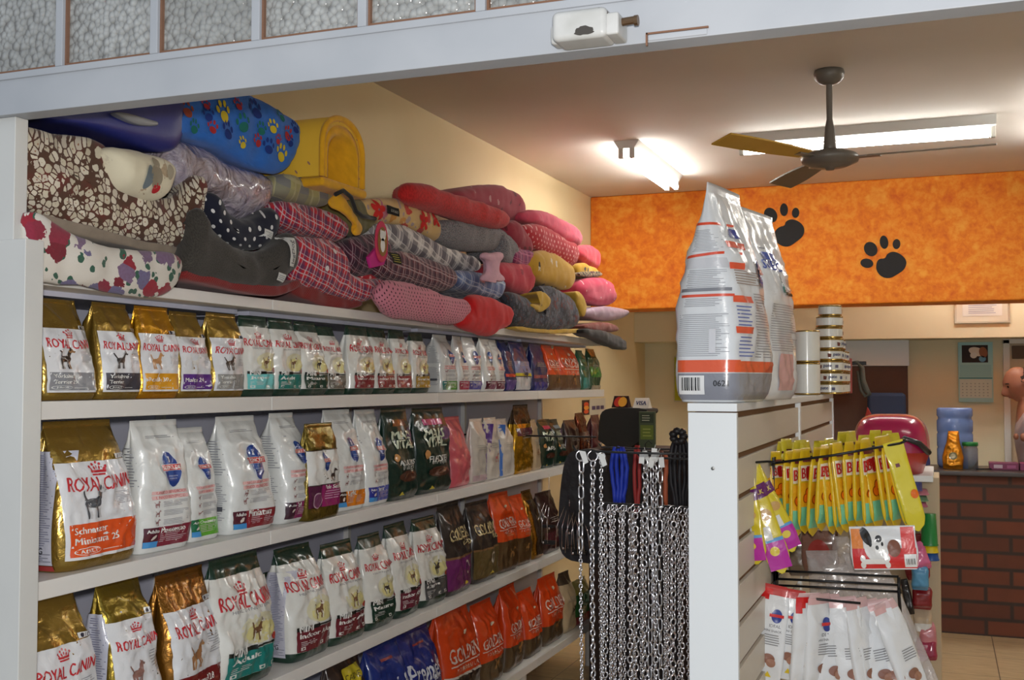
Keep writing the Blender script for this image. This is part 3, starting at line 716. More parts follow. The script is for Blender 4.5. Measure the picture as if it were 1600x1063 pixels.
shelf_bag(2, 762, 780, 652, 'cream bag with a purple edge', G2, D=.07, front=st_plain((190, 110, 110)), side=lambda p: p.rect(-.9, .02, .9, .9, (92, 54, 140), 0), **crm)
shelf_bag(2, 785, 803, 654, 'cream bag with a blue edge beside the gold foil bag', G2, D=.08, front=st_plain(None), side=lambda p: p.rect(-.9, .02, .9, .9, (70, 120, 200), 0), **crm)
shelf_bag(2, 806, 831, 632, 'shiny gold foil bag with dark top on the second bag shelf', G2, D=.08, body=(196, 148, 30), top=(70, 50, 30), tk=.72, kind='gold', front=st_plain(None, [(.55, .66, (90, 30, 50))]), amp=1.4)
shelf_bag(2, 834, 845, 655, 'narrow beige bag behind the gold foil bag', G2, D=.06, body=(176, 158, 130), front=st_plain((120, 90, 60)))
shelf_bag(2, 848, 864, 655, 'dark green bag with a magenta patch, near the far end', G2, D=.08, front=st_natural((176, 30, 90), 'RACAS'), **dgb)
shelf_bag(2, 868, 884, 655, 'dark green bag with a pale blue patch, near the far end', G2, D=.08, front=st_natural((130, 170, 196), 'GATOS'), **dgb)
shelf_bag(2, 888, 905, 656, 'dark brown snack bag behind the hanging black coat', G2, D=.07, body=(64, 40, 34), front=st_plain((170, 140, 120)))
shelf_bag(2, 908, 924, 645, 'reddish brown and copper snack bag at the end of the second bag shelf', G2, D=.07, body=(110, 50, 26), kind='gold', front=st_plain((190, 150, 110), [(.4, .6, (70, 26, 26))]))
shelf_bag(2, 927, 941, 648, 'deep maroon snack bag at the end of the second bag shelf', G2, D=.07, body=(84, 24, 34), front=st_plain((206, 190, 180)))
# third bag shelf
shelf_bag(3, 0, 30, 940, 'white bag showing one red letter beside the gate post on the third bag shelf', G3, D=.1, body=(214, 208, 196), front=lambda p: (p.text('4', .6, .60, p.W*.3, RED, 1),))
shelf_bag(3, 53, 156, 928, 'gold bag at the lower left corner, crown and red lettering on white', G3, D=.14, seed=21, front=st_gold((120, 110, 100), 'Poodle', panel=.70, dogc=(180, 150, 120)), **gold)
shelf_bag(3, 178, 250, 903, 'olive gold bag with a white standing dog drawing, second from the lower left corner', G3, D=.13, seed=22, body=(140, 118, 40), kind='gold', front=st_gold((210, 214, 220), 'West', panel=.74, dogc=(140, 100, 90)), side=st_textside(foot=None))
shelf_bag(3, 264, 345, 892, 'brownish gold bag with a brown long-haired dog and dark red box', G3, D=.13, seed=23, body=(146, 98, 34), kind='gold', front=st_gold((120, 26, 30), 'Dachshund 28', panel=.74, dogc=(150, 104, 64), dogc2=(176, 130, 84)))
shelf_bag(3, 344, 424, 868, 'green-topped white bag with a big teal box, lower left', G3, D=.13, seed=24, front=st_green((26, 128, 122), 'Adult', panel=.8), **grn)
shelf_bag(3, 428, 450, 893, 'small dark green-topped bag standing far back between two larger bags', G3, D=.09, xo=.2, front=st_green((120, 100, 130), 'Mini'), **grn)
shelf_bag(3, 460, 514, 853, 'green-topped white bag with maroon box and side text, first of the maroon-boxed ones', G3, D=.15, seed=25, front=st_green((110, 32, 44), 'Indoor Adult'), side=st_textside((200, 200, 214), None), **grn)
shelf_bag(3, 521, 568, 846, 'green-topped white bag with maroon box, second of the maroon-boxed ones', G3, D=.11, front=st_green((110, 32, 44), 'Indoor Adult'), **grn)
shelf_bag(3, 577, 612, 834, 'green-topped white bag with dark green box on the third bag shelf', G3, D=.12, front=st_green((18, 54, 42), 'Mature', dogc=(60, 50, 46)), **grn)
shelf_bag(3, 621, 655, 818, 'green-topped white bag with maroon box, farthest of the maroon-boxed ones', G3, D=.11, front=st_green((110, 32, 54), 'Indoor Adult'), **grn)
shelf_bag(3, 660, 694, 808, 'green-topped white bag with dark grey box beside the brown bags', G3, D=.09, front=st_green((80, 82, 84), 'Light', dogc=(50, 44, 40)), **grn)
brb = dict(body=(50, 42, 38), gus=.15)
shelf_bag(3, 700, 737, 787, 'dark brown bag with purple lower half', G3, D=.12, front=st_golduo((112, 36, 100)), **brb)
shelf_bag(3, 745, 777, 783, 'dark brown bag with tan and green lower half', G3, D=.12, front=st_golduo((96, 80, 44)), **brb)
shelf_bag(3, 781, 807, 769, 'orange bag with brown foot, nearer of the two on the third bag shelf', G3, D=.12, front=st_golden(b=.62), body=(226, 76, 18), bot=(88, 64, 36), bk=.40)
shelf_bag(3, 811, 830, 773, 'orange bag with brown foot, farther of the two on the third bag shelf', G3, D=.12, front=st_golden(b=.60), body=(226, 76, 18), bot=(88, 64, 36), bk=.40)
shelf_bag(3, 834, 849, 766, 'dark bag framed in ochre gold at the far end of the third bag shelf', G3, D=.12, body=(150, 104, 24), kind='gold', front=lambda p: (p.rect(-.6, .06, .6, .86, (60, 44, 32), 1), p.dog(0, .6, p.W*.5, (90, 70, 44), 2)))
shelf_bag(3, 853, 876, 768, 'dark maroon-brown shiny bag, last on the third bag shelf', G3, D=.12, amp=1.4, body=(56, 32, 30), front=st_plain((150, 130, 120), [(.15, .35, (90, 40, 50))]))
# lowest shelf
shelf_bag(4, 530, 583, 1016, 'dark brown bag with a yellow label, only its top showing on the lowest shelf', G4, D=.12, body=(50, 36, 30), front=lambda p: (p.rect(-.3, .70, .6, .86, (206, 190, 40), 1), p.text('CARNE', .15, .78, p.W*.7, (60, 50, 30), 2)))
shelf_bag(4, 592, 640, 1003, 'royal blue bag with silver lettering, nearer of the two on the lowest shelf', G4, D=.14, body=(26, 48, 128), front=st_premier)
shelf_bag(4, 646, 692, 982, 'royal blue bag with silver lettering, farther of the two on the lowest shelf', G4, D=.12, body=(24, 40, 122), front=st_premier)
oo = dict(body=(222, 70, 16), bot=(84, 66, 44), bk=.30)
shelf_bag(4, 703, 748, 943, 'orange bag with a white band and dark foot, nearest on the lowest shelf', G4, D=.16, seed=31, front=st_golden(strip=True), body=(222, 70, 16), bot=(44, 34, 34), bk=.30)
shelf_bag(4, 755, 787, 940, 'orange bag with greyish brown foot, second of the orange row on the lowest shelf', G4, D=.13, front=st_golden(), **oo)
shelf_bag(4, 793, 819, 915, 'orange bag with greyish brown foot, third of the orange row on the lowest shelf', G4, D=.13, front=st_golden(), **oo)
shelf_bag(4, 825, 848, 922, 'shorter orange bag with brown foot, fourth of the orange row on the lowest shelf', G4, D=.11, front=st_golden(), **oo)
shelf_bag(4, 853, 880, 899, 'tall orange bag with brown foot, last of the orange row on the lowest shelf', G4, D=.11, front=st_golden(b=.6), **oo)
shelf_bag(4, 884, 898, 893, 'beige bag with a dog picture beside the last orange bag', G4, D=.10, body=(190, 172, 140), top=(80, 66, 54), tk=.8, front=st_plain((60, 50, 44)))
shelf_bag(4, 901, 924, 905, 'green bag with yellow corner and red foot beside the chains', G4, D=.10, body=(60, 116, 60), top=(190, 180, 90), tk=.7, bot=(170, 60, 60), bk=.2, front=lambda p: (p.text('DOG', 0, .58, p.W*1.1, (180, 210, 180), 1, bold=.02), p.text('CHOW', 0, .45, p.W*1.3, (180, 210, 180), 1, bold=.02)))

# ================================================================ FABRICS
def fab(name, rough=.92): m = newmat(name, (200, 200, 200), rough); pm(m).inputs['Sheen Weight'].default_value = .15; return m, NB(m)
def weave(b, st=.25): b.bump(b.noise(b.uv(420), 1, 2), st, .0015)
def f_cells(name, cols, edge, sc=42, th=.09):
    m, b = fab(name); v = b.uv(); n = b.node('ShaderNodeMix', data_type='VECTOR')
    e = b.vor(v, sc, 1, 'DISTANCE_TO_EDGE').outputs[0]; c = b.vor(v, sc, 1)
    w = b.noise(v, sc*2.4, 2)
    e2 = b.ma('ADD', e, b.ma('MULTIPLY', b.ma('SUBTRACT', w, .5), .24))
    col = b.ramp(b.sep(c.outputs['Color'])[0], [(i/len(cols), q) for i, q in enumerate(cols)], True)
    ce = b.mix(b.ma('LESS_THAN', c.outputs['Distance'], .10), col, lin((150, 96, 66)))
    ed = b.ramp(b.noise(v, 16, 3), [(.5, edge), (.7, (110, 44, 36))])
    far = b.ma('GREATER_THAN', b.ma('ADD', c.outputs['Distance'], b.ma('MULTIPLY', b.ma('SUBTRACT', w, .5), .3)), .60)
    b.out(b.mix(b.ma('MAXIMUM', far, b.ma('LESS_THAN', e2, th)), ce, ed)); weave(b); return m
def f_polka(name, base, dot, sc=40, r=.2, rot=.785, rnd=0., glossy=None):
    m, b = fab(name); v = b.uv(1, rot); c = b.vor(v, sc, rnd); b.out(b.mix(b.ma('LESS_THAN', c.outputs['Distance'], r), lin(base), lin(dot))); weave(b); return m
def f_plaid(name, base, cu, cv, thin, sc=14, tw=.07, rot=.0, wd=.5):
    m, b = fab(name); s = b.sep(b.uv(sc, rot)); fu = b.ma('FRACT', s[0]); fv = b.ma('FRACT', s[1])
    a = b.ma('LESS_THAN', fu, wd); d = b.ma('LESS_THAN', fv, wd)
    c = b.mix(b.ma('MULTIPLY', a, .6), lin(base), lin(cu)); c = b.mix(b.ma('MULTIPLY', d, .55), c, lin(cv))
    l1 = b.ma('LESS_THAN', b.ma('ABSOLUTE', b.ma('SUBTRACT', fu, wd/2+.5)), tw); l2 = b.ma('LESS_THAN', b.ma('ABSOLUTE', b.ma('SUBTRACT', fv, wd/2+.5)), tw)
    l3 = b.ma('LESS_THAN', b.ma('ABSOLUTE', b.ma('SUBTRACT', fu, .02)), tw*.5); l4 = b.ma('LESS_THAN', b.ma('ABSOLUTE', b.ma('SUBTRACT', fv, .02)), tw*.5)
    c = b.mix(b.ma('MULTIPLY', b.ma('MAXIMUM', b.ma('MAXIMUM', l1, l2), b.ma('MAXIMUM', l3, l4)), .75), c, lin(thin)); b.out(c); weave(b); return m
def f_speck(name, c1, c2, sc=130, c3=None):
    m, b = fab(name); f = b.noise(b.uv(), sc, 3); st = [(.42, c1), (.56, c2)]
    if c3: st.append((.66, c3))
    b.out(b.ramp(f, st)); weave(b, .5); return m
def f_blobs(name, base, cols, sc=14, r=.34, leaf=(50, 92, 74)):
    m, b = fab(name); v = b.uv(); w = b.noise(v, sc*3.2, 3)
    c = b.vor(v, sc, 1); dd = b.ma('ADD', c.outputs['Distance'], b.ma('MULTIPLY', b.ma('SUBTRACT', w, .5), .55))
    col = b.ramp(b.sep(c.outputs['Color'])[1], [(i/len(cols), q) for i, q in enumerate(cols)], True)
    col = b.mix(b.ramp(b.noise(v, sc*8, 2), [(.45, (0, 0, 0)), (.6, (110, 110, 110))]), col, lin((90, 20, 40)))
    c2 = b.vor(v, sc*1.9, 1); d2 = b.ma('ADD', c2.outputs['Distance'], b.ma('MULTIPLY', b.ma('SUBTRACT', w, .5), .4))
    lf = b.mix(b.ma('LESS_THAN', d2, r*.66), lin(base), lin(leaf)); b.out(b.mix(b.ma('LESS_THAN', dd, r), lf, col)); weave(b); return m
def f_plain(name, col, st=.4): m, b = fab(name); b.out(b.ramp(b.noise(b.uv(), 30, 3), [(.3, tuple(int(x*.92) for x in col)), (.7, col)])); weave(b, st); return m
M_ = {}
M_['brownflower'] = f_cells('cream_flowers_on_brown_cloth', [(214, 206, 184), (200, 190, 168), (222, 214, 196), (206, 196, 180)], (84, 54, 38), 54, .07)
M_['roses'] = f_blobs('rose_print_cloth', (214, 208, 198), [(150, 34, 50), (120, 30, 44), (110, 104, 140), (124, 100, 130), (140, 40, 60)], 19, .50)
M_['creamtoy'] = f_blobs('cream_toy_print_cloth', (226, 218, 192), [(226, 218, 192), (190, 170, 140), (226, 218, 192), (140, 150, 150), (226, 218, 192), (196, 60, 50)], 16, .26, (226, 218, 192))
M_['blue'] = f_plain('blue_fleece', (34, 110, 206), .8)
M_['yellow'] = f_polka('yellow_small_print', (222, 176, 50), (150, 110, 90), 34, .16, .3, 1.)
M_['yquilt'] = f_plain('yellow_quilted_lining', (232, 170, 20))
M_['beigepl'] = f_plaid('beige_blue_plaid', (170, 162, 110), (84, 92, 130), (150, 146, 110), (190, 184, 140), 9, .04)
M_['navydot'] = f_polka('navy_polka_cloth', (20, 24, 44), (226, 226, 226), 27, .17, .6)
M_['dark'] = f_speck('dark_tweed', (50, 46, 42), (66, 62, 56), 260)
M_['redrib'] = f_polka('red_ribbed_cloth', (136, 36, 34), (100, 24, 26), 150, .3)
M_['redplaid'] = f_plaid('red_navy_plaid', (196, 28, 46), (40, 44, 88), (48, 50, 92), (214, 200, 206), 24, .05, .2, .36)
M_['maroonpl'] = f_plaid('maroon_plaid', (112, 36, 48), (58, 40, 60), (64, 36, 56), (190, 168, 170), 26, .06, .1)
M_['bwplaid'] = f_plaid('black_white_plaid', (206, 202, 200), (44, 34, 58), (52, 40, 70), (236, 232, 230), 12, .05, .3)
M_['darkpl'] = f_plaid('purple_dark_plaid', (96, 34, 56), (40, 30, 46), (44, 30, 50), (170, 140, 150), 24, .05, .2)
M_['yfloral'] = f_blobs('yellow_red_floral', (214, 180, 120), [(206, 60, 40), (214, 150, 60), (190, 110, 130), (220, 190, 110), (200, 70, 60)], 13, .40, (170, 150, 150))
M_['red'] = f_speck('red_plush', (176, 26, 26), (198, 34, 34), 90)
M_['red2'] = f_plain('bright_red_plush', (208, 20, 24))
M_['rosebunny'] = f_blobs('dusky_rose_print', (156, 50, 66), [(156, 50, 66), (190, 140, 140), (156, 50, 66), (110, 40, 50), (156, 50, 66)], 20, .26, (150, 46, 64))
M_['grey'] = f_speck('grey_flower_speckle', (92, 94, 100), (150, 150, 152), 170, (110, 70, 80))
M_['hotpink'] = f_plain('hot_pink_velour', (222, 84, 110))
M_['reddot'] = f_polka('red_white_dot_cloth', (190, 34, 50), (232, 170, 170), 30, .2)
M_['pinkred'] = f_plain('coral_red_velour', (218, 62, 80))
M_['ydog'] = f_blobs('mustard_dog_print', (196, 152, 40), [(196, 152, 40), (214, 204, 180), (196, 152, 40), (60, 50, 40), (196, 152, 40)], 17, .24, (196, 152, 40))
M_['crimson'] = f_blobs('crimson_print', (186, 52, 70), [(186, 52, 70), (150, 40, 60), (206, 90, 90), (186, 52, 70)], 18, .3, (190, 60, 76))
M_['magenta'] = f_plaid('magenta_plaid', (150, 50, 90), (110, 40, 90), (130, 60, 100), (190, 110, 140), 22)
M_['blueplaid'] = f_plaid('pale_blue_plaid', (132, 150, 190), (70, 84, 132), (90, 104, 150), (200, 206, 220), 14, .05, .1)
M_['hearts'] = f_cells('dark_grey_heart_print', [(64, 68, 80), (52, 56, 68), (80, 84, 96)], (34, 36, 44), 44, .06)
M_['ytrim'] = f_plain('yellow_fleece_trim', (206, 168, 62))
M_['pinkdot'] = f_polka('pink_dark_dot_cloth', (206, 128, 146), (70, 24, 40), 62, .2, .785)
M_['rosedot'] = f_polka('rose_pale_dot_cloth', (196, 60, 90), (226, 190, 190), 24, .16, .3, .8)
M_['lav'] = f_plain('lavender_satin', (170, 150, 170)); pm(M_['lav']).inputs['Roughness'].default_value = .4
M_['brown'] = f_plain('brown_red_cloth', (126, 60, 50)); M_['black'] = f_plain('black_cloth', (34, 32, 30)); M_['olive'] = f_plain('olive_cloth', (110, 104, 60))
M_['leop'] = f_cells('leopard_trim', [(150, 130, 90), (170, 150, 110)], (40, 30, 24), 70, .1)
m_wrap = newmat('clear_wrap_over_lilac', (178, 168, 184), .16, 0, 1.0); b = NB(m_wrap); v = b.obj(); f = b.noise(v, 9, 5, 1.5); b.out(b.ramp(f, [(.35, (150, 140, 160)), (.5, (186, 178, 190)), (.62, (150, 136, 142))])); b.bump(b.noise(v, 16, 5, 2.2), 1., .02)
m_plas = newmat('blue_bin_plastic', (38, 46, 120), .38, bump=(120, .2, .001))

def resample(pts, n):
    L = [0]
    for i in range(len(pts)): a, c = pts[i], pts[(i+1) % len(pts)]; L.append(L[-1]+math.hypot(a[0]-c[0], a[1]-c[1]))
    o = []; j = 0
    for k in range(n):
        t = L[-1]*k/n
        while L[j+1] < t: j += 1
        a, c = pts[j], pts[(j+1) % len(pts)]; u = (t-L[j])/max(1e-9, L[j+1]-L[j]); o.append((a[0]+(c[0]-a[0])*u, a[1]+(c[1]-a[1])*u))
    return o
def near_seg(p, spine):
    best = None
    for a, c in zip(spine, spine[1:]):
        dx, dy = c[0]-a[0], c[1]-a[1]; L2 = dx*dx+dy*dy; t = max(0, min(1, ((p[0]-a[0])*dx+(p[1]-a[1])*dy)/L2)) if L2 else 0
        q = (a[0]+dx*t, a[1]+dy*t); d = math.hypot(p[0]-q[0], p[1]-q[1])
        if best is None or d < best[0]: best = (d, q)
    return best[1]
def puff(name, parent, pts, spine, xp, depth, r, mat, n=84, sm=2, amp=.006, seed=0, rings=(1., .97, .92, .85, .76, .64, .5, .34, .16, 0)):
    """soft stuffed shape: outline in (y,z), x from xp-depth to xp, rounded on both faces. parent at its own location"""
    o = parent.location; P0 = resample(outline_smooth(pts, sm), n); Q = [near_seg(p, spine) for p in P0]
    vs = []; uv = []
    def ring(s, x):
        for p, q in zip(P0, Q):
            y = q[0]+(p[0]-q[0])*s; z = q[1]+(p[1]-q[1])*s
            w = noise.noise(Vector((y*11+seed, z*11, x*11)))*amp*1.6+noise.noise(Vector((y*30+seed, z*30, x*30)))*amp*.7
            X = x+w; k = 1+noise.noise(Vector((y*14, z*14, x*9+seed)))*amp*.6
            vs.append((X-o.x, y*1.0+(w*.4)-o.y, z+w*.3-o.z)); uv.append((y+x*.8, z+x*.8))
    sl = []
    for s in reversed(rings): sl.append((s, xp-r+r*math.sqrt(max(0, 1-s**2.6))))
    m = max(1, int((depth-2*r)/.04)); 
    for i in range(1, m+1): sl.append((1.0-.14*min(1, i/2), xp-r-(depth-2*r)*i/m))
    for s in rings[1:]: sl.append((s*.86, xp-depth+r-r*math.sqrt(max(0, 1-s**2.6))))
    for s, x in sl: ring(s, x)
    fs = []
    for i in range(len(sl)-1):
        for k in range(n): k2 = (k+1) % n; fs.append((i*n+k, i*n+k2, (i+1)*n+k2, (i+1)*n+k))
    me = bpy.data.meshes.new(name); me.from_pydata(vs, [], fs); me.materials.append(mat)
    ul = me.uv_layers.new(name='UVMap')
    for l in me.loops: ul.data[l.index].uv = uv[l.vertex_index]
    me.polygons.foreach_set('use_smooth', [True]*len(me.polygons))
    b = bmesh.new(); b.from_mesh(me); bmesh.ops.remove_doubles(b, verts=b.verts, dist=.0004); bmesh.ops.recalc_face_normals(b, faces=b.faces); b.to_mesh(me); b.free()
    return link(name, me, parent)
def spine_of(pts):
    cy = sum(p[0] for p in pts)/len(pts); cz = sum(p[1] for p in pts)/len(pts)
    a = sum((p[0]-cy)**2 for p in pts); c = sum((p[1]-cz)**2 for p in pts); bb_ = sum((p[0]-cy)*(p[1]-cz) for p in pts)
    th = .5*math.atan2(2*bb_, a-c); d = (math.cos(th), math.sin(th)); e = [(p[0]-cy)*d[0]+(p[1]-cz)*d[1] for p in pts]
    lo, hi = min(e)*.55, max(e)*.55
    return [(cy+d[0]*lo, cz+d[1]*lo), (cy+d[0]*hi, cz+d[1]*hi)]
XB = -1.82
PT = []
def soft(kind, label, cat, parts, xp=None, group='pet beds and cushions piled on top of the shelving'):
    """parts: (name, px outline, material, dx, depth, r, px spine or None)"""
    xp = XB if xp is None else xp
    p0 = [at(x, y, 0, xp+parts[0][3]) for x, y in parts[0][1]]
    loc = (xp-parts[0][4]/2, sum(p.y for p in p0)/len(p0), min(p.z for p in p0))
    root = empty(kind, loc, label, cat, group)
    PT.clear()
    for i, (nm, pts, mat, dx, dep, r, sp) in enumerate(parts):
        w = [(p.y, p.z) for p in (at(x, y, 0, xp+dx) for x, y in pts)]
        sp2 = [(p.y, p.z) for p in (at(x, y, 0, xp+dx) for x, y in sp)] if sp else spine_of(w)
        PT.append(puff(nm, root, w, sp2, xp+dx, dep, r, mat, seed=i*3.1+len(label)))
    return root
def onto(o, d=(-1, 0, 0)):
    bv = BVHTree.FromPolygons([v.co.copy() for v in o.data.vertices], [tuple(p.vertices) for p in o.data.polygons]); loc = o.parent.location
    def f(y, z, off):
        h = bv.ray_cast(Vector((2, y-loc.y, z-loc.z)), Vector(d))
        x = h[0].x if h[0] is not None else 0
        return (x+off+.001, y-loc.y, z-loc.z)
    return f
def hit(o, px, py):
    bv = BVHTree.FromPolygons([v.co.copy() for v in o.data.vertices], [tuple(p.vertices) for p in o.data.polygons]); l = o.parent.location
    h = bv.ray_cast(Vector((0, 0, EYE))-l, ray(px, py).normalized())
    return h[0]+l if h[0] is not None else at(px, py, 0, XB)
def price(root, o, px, py, w=.03, h=.016, xp=None, rot=0., txt=None):
    f = onto(o); c = hit(o, px, py); p = Print(f, 'paper'); p.step = .01
    cr, sr = math.cos(rot), math.sin(rot)
    p.poly([(c.y+x*cr-z*sr, c.z+x*sr+z*cr) for x, z in ((-w/2, -h/2), (w/2, -h/2), (w/2, h/2), (-w/2, h/2))], (214, 214, 210), 3)
    if txt: p.text(txt, c.y, c.z, max(w, h)*.8, (40, 40, 60), 5, rot=rot+(PI/2 if h > w else 0))
    else:
        for k in range(3): p.poly([(c.y+x*cr-z*sr, c.z+x*sr+z*cr) for x, z in ((-w*.4, h*(.22*k-.3)), (w*.35, h*(.22*k-.3)), (w*.35, h*(.22*k-.24)), (-w*.4, h*(.22*k-.24)))], (120, 120, 130), 4)
    p.build('price_tag', root)
BED = 'pet bed'
# near end of the pile
r = soft('pet_bed', 'big pet bed covered in cream flowers on brown, scooped side, top left of the pile', BED, [
 ('side_bolster', [(24,194),(58,193),(106,208),(154,211),(186,230),(195,268),(206,291),(243,304),(278,312),(300,297),(309,279),(323,270),(334,281),(330,332),(321,383),(307,394),(256,384),(192,371),(128,360),(80,336),(40,313),(22,300)], M_['brownflower'], -.02, .10, .045, [(40,250),(120,275),(175,310),(240,345),(300,352),(318,305)]),
 ('seat_cushion', [(60,330),(130,352),(200,372),(300,388),(300,398),(250,396),(190,383),(128,372),(76,350)], M_['brown'] if False else f_plain('beige_base_cloth', (150, 136, 120)), -.03, .30, .006, None),
 ('far_bolster', [(100,215),(160,225),(186,250),(200,290),(240,305),(290,320),(290,370),(200,350),(110,320)], M_['brownflower'], -.16, .09, .035, None)], xp=-1.78)
price(r, PT[0], 314, 366, .032, .018, rot=-.2)
r = soft('pet_bed', 'rose-printed white pet bed in clear wrap, bottom left of the pile above the gold bags', BED, [
 ('bed_body', [(50,334),(62,328),(80,336),(102,354),(160,382),(240,392),(290,394),(302,410),(294,440),(268,466),(200,462),(150,448),(100,444),(54,440)], M_['roses'], .045, .055, .027, [(60,380),(120,404),(240,430)]),
 ('bed_back', [(24,320),(60,330),(100,356),(160,384),(240,394),(285,396),(292,412),(284,432),(200,424),(100,412),(40,404),(24,380)], M_['roses'], -.03, .30, .06, None)], xp=-1.78)
price(r, PT[0], 298, 419, .012, .012)
r = soft('cushion', 'cream cushion with small toy print tucked inside the brown floral bed', 'cushion', [('cushion_cover', [(180,225),(222,232),(262,240),(284,250),(288,278),(282,300),(268,315),(238,310),(205,298),(190,270)], M_['creamtoy'], 0, .12, .055, None)], xp=-1.76)
f = onto(PT[0]); p = Print(f, 'cloth'); c = hit(PT[0], 243, 276)
for (dx, dz, a, b_, col) in ((0, 0, .022, .03, (150, 140, 120)), (.004, .034, .014, .013, (160, 150, 130)), (-.028, -.006, .014, .03, (110, 122, 128)), (.006, -.028, .014, .012, (190, 34, 44)), (.055, .02, .012, .02, (170, 160, 140))): p.ell(c.y+dx, c.z+dz, a, b_, col, 1, -.2)
p.build('printed_toy', r)
# blue plastic litter tray at the very top left
tr = empty('litter_tray', at(190, 185, 0, -1.9), 'deep blue plastic tray with grey handle, right under the steel lintel', 'plastic tray')
pts = [(p.y, p.z) for p in (at(x, y, 0, -1.86) for x, y in [(40,150),(280,140),(281,185),(277,212),(268,232),(250,241),(225,237),(182,222),(120,200),(60,190),(35,178)])]
puff('tray_body', tr, pts, spine_of(pts), -1.82, .34, .03, m_plas, sm=2, amp=.0006)
pp = [(p.y, p.z) for p in (at(x, y, 0, -1.80) for x, y in [(176,176),(196,175),(240,188),(250,190),(250,197),(230,197),(212,194)])]
puff('handle', tr, pp, spine_of(pp), -1.80, .04, .006, newmat('grey_handle_plastic', (140, 142, 146), .4), amp=.0004)
r = soft('wrapped_cushion', 'lilac cushion in shiny clear wrap, below the blue paw-print bed', 'cushion', [('wrapped_body', [(274,228),(290,213),(325,221),(358,238),(380,252),(415,266),(445,274),(446,300),(440,322),(412,346),(386,346),(362,328),(342,308),(300,300),(270,270)], m_wrap, .0, .26, .08, None)], xp=-1.83)
# blue house with paw prints
r = soft('pet_bed', 'blue fleece pet house printed with coloured paws, upper part of the pile', BED, [('bed_body', [(262,150),(392,141),(430,160),(476,190),(479,204),(476,222),(466,250),(455,268),(438,273),(405,263),(365,240),(325,222),(290,212),(262,205)], M_['blue'], .0, .20, .03, None)], xp=-1.82)
f = onto(PT[0]); p = Print(f, 'cloth')
PAWO = PT[0]
def pawp(px, py, z, col, rot=0.):
    c = hit(PAWO, px, py)
    def T(x, y): return (c.y+(x*math.cos(rot)-y*math.sin(rot))*z, c.z+(x*math.sin(rot)+y*math.cos(rot))*z)
    a = T(0, -.2); p.ell(a[0], a[1], z*.42, z*.32, col, 1, rot, n=14)
    for x, y in ((-.5, .18), (-.2, .48), (.2, .48), (.5, .18)): a = T(x, y); p.ell(a[0], a[1], z*.13, z*.2, col, 1, rot, n=10)
YE, RD, GR_, BL = (214, 190, 40), (176, 44, 50), (24, 110, 100), (20, 50, 130)
for px, py, z, col, ro in ((348,177,.052,YE,.2),(425,199,.036,YE,.1),(378,224,.030,YE,.3),(438,241,.046,YE,-.1),(330,200,.032,RD,0),(371,164,.030,RD,0),(401,221,.034,RD,.4),(433,219,.026,RD,0),(448,210,.040,RD,-.5),(291,172,.040,(150,70,50),0),(379,194,.046,GR_,.3),(407,202,.034,GR_,0),(438,182,.034,GR_,.2),(302,199,.034,GR_,0),(398,172,.050,BL,.2),(355,205,.046,BL,0),(419,230,.040,BL,0),(460,200,.034,BL,0),(324,180,.034,BL,.2),(320,164,.026,RD,0),(452,222,.03,BL,.4)): pawp(px, py, z, col, ro)
p.build('printed_paws', r)
# yellow tunnel house: barrel shell opening towards the aisle
yh = empty('pet_house', at(510, 288, 0, -1.80), 'yellow printed barrel-shaped pet house with padded opening, top of the pile', 'pet house')
ya, yb_ = at(500, 250, 0, -1.76).y, at(566, 250, 0, -1.76).y; zb, zt = at(540, 288, 0, -1.76).z, at(545, 189, 0, -1.76).z
yc, hw = (ya+yb_)/2+.0, (yb_-ya)/2
def arch(x, hw, top, bot, n=20, lo=0):
    r_ = [(x, yc-hw, bot)]
    for i in range(n+1):
        t = PI*i/n; r_.append((x, yc-hw*math.cos(t)*(1 if True else 0), bot+(top-bot)*(.45+.55*math.sin(t)**.8) if 0 < i < n else bot+(top-bot)*.45))
    return r_+[(x, yc+hw, bot)]
o = yh.location
def shell(mb, x0, x1, hw0, hw1, top, bot):
    A = arch(x0, hw0, top, bot); B = arch(x1, hw0, top, bot); C = arch(x1, hw1, top-.03, bot); D = arch(x0, hw1, top-.03, bot); n = len(A)
    rows = [A, B, C, D]; vs = [(x-o.x, y-o.y, z-o.z) for rw in rows for x, y, z in rw]; fs = []
    for a_, b2 in ((0, 1), (1, 2), (2, 3), (3, 0)):
        for i in range(n-1): fs.append((a_*n+i, a_*n+i+1, b2*n+i+1, b2*n+i))
    mb.add(vs, fs)
def uvobj(ob, sc=1.):
    ul = ob.data.uv_layers.new(name='UVMap')
    for l in ob.data.loops:
        c = ob.data.vertices[l.vertex_index].co; ul.data[l.index].uv = (c.y+c.x*.8, c.z+c.x*.8)
q = MB(); shell(q, -2.16, -1.76, hw, hw-.03, zt, zb); ob = q.build('outer_shell', M_['yellow'], yh, smooth=True); uvobj(ob)
q = MB(); shell(q, -2.10, -1.757, hw-.028, hw-.042, zt-.028, zb+.001); ob = q.build('quilted_lining', M_['yquilt'], yh, smooth=True); uvobj(ob)
q = MB(); pa = arch(-1.757, hw-.006, zt-.006, zb); q.tube([(x-o.x, y-o.y, z-o.z) for x, y, z in pa], .010); ob = q.build('padded_rim', M_['yquilt'], yh, smooth=True); uvobj(ob)
q = MB(); q.box((-2.14-o.x, yc-hw-o.y, zb-.03-o.z), (-1.75-o.x, yc+hw+.02-o.y, zb-o.z)); ob = q.build('floor_pad', M_['yquilt'], yh, bevel=.012, seg=3); uvobj(ob)
q = MB(); q.box((-2.14-o.x, yc-hw+.02-o.y, zb-o.z), (-2.10-o.x, yc+hw-.02-o.y, zt-.03-o.z)); ob = q.build('back_wall', M_['yquilt'], yh, bevel=.01); uvobj(ob)
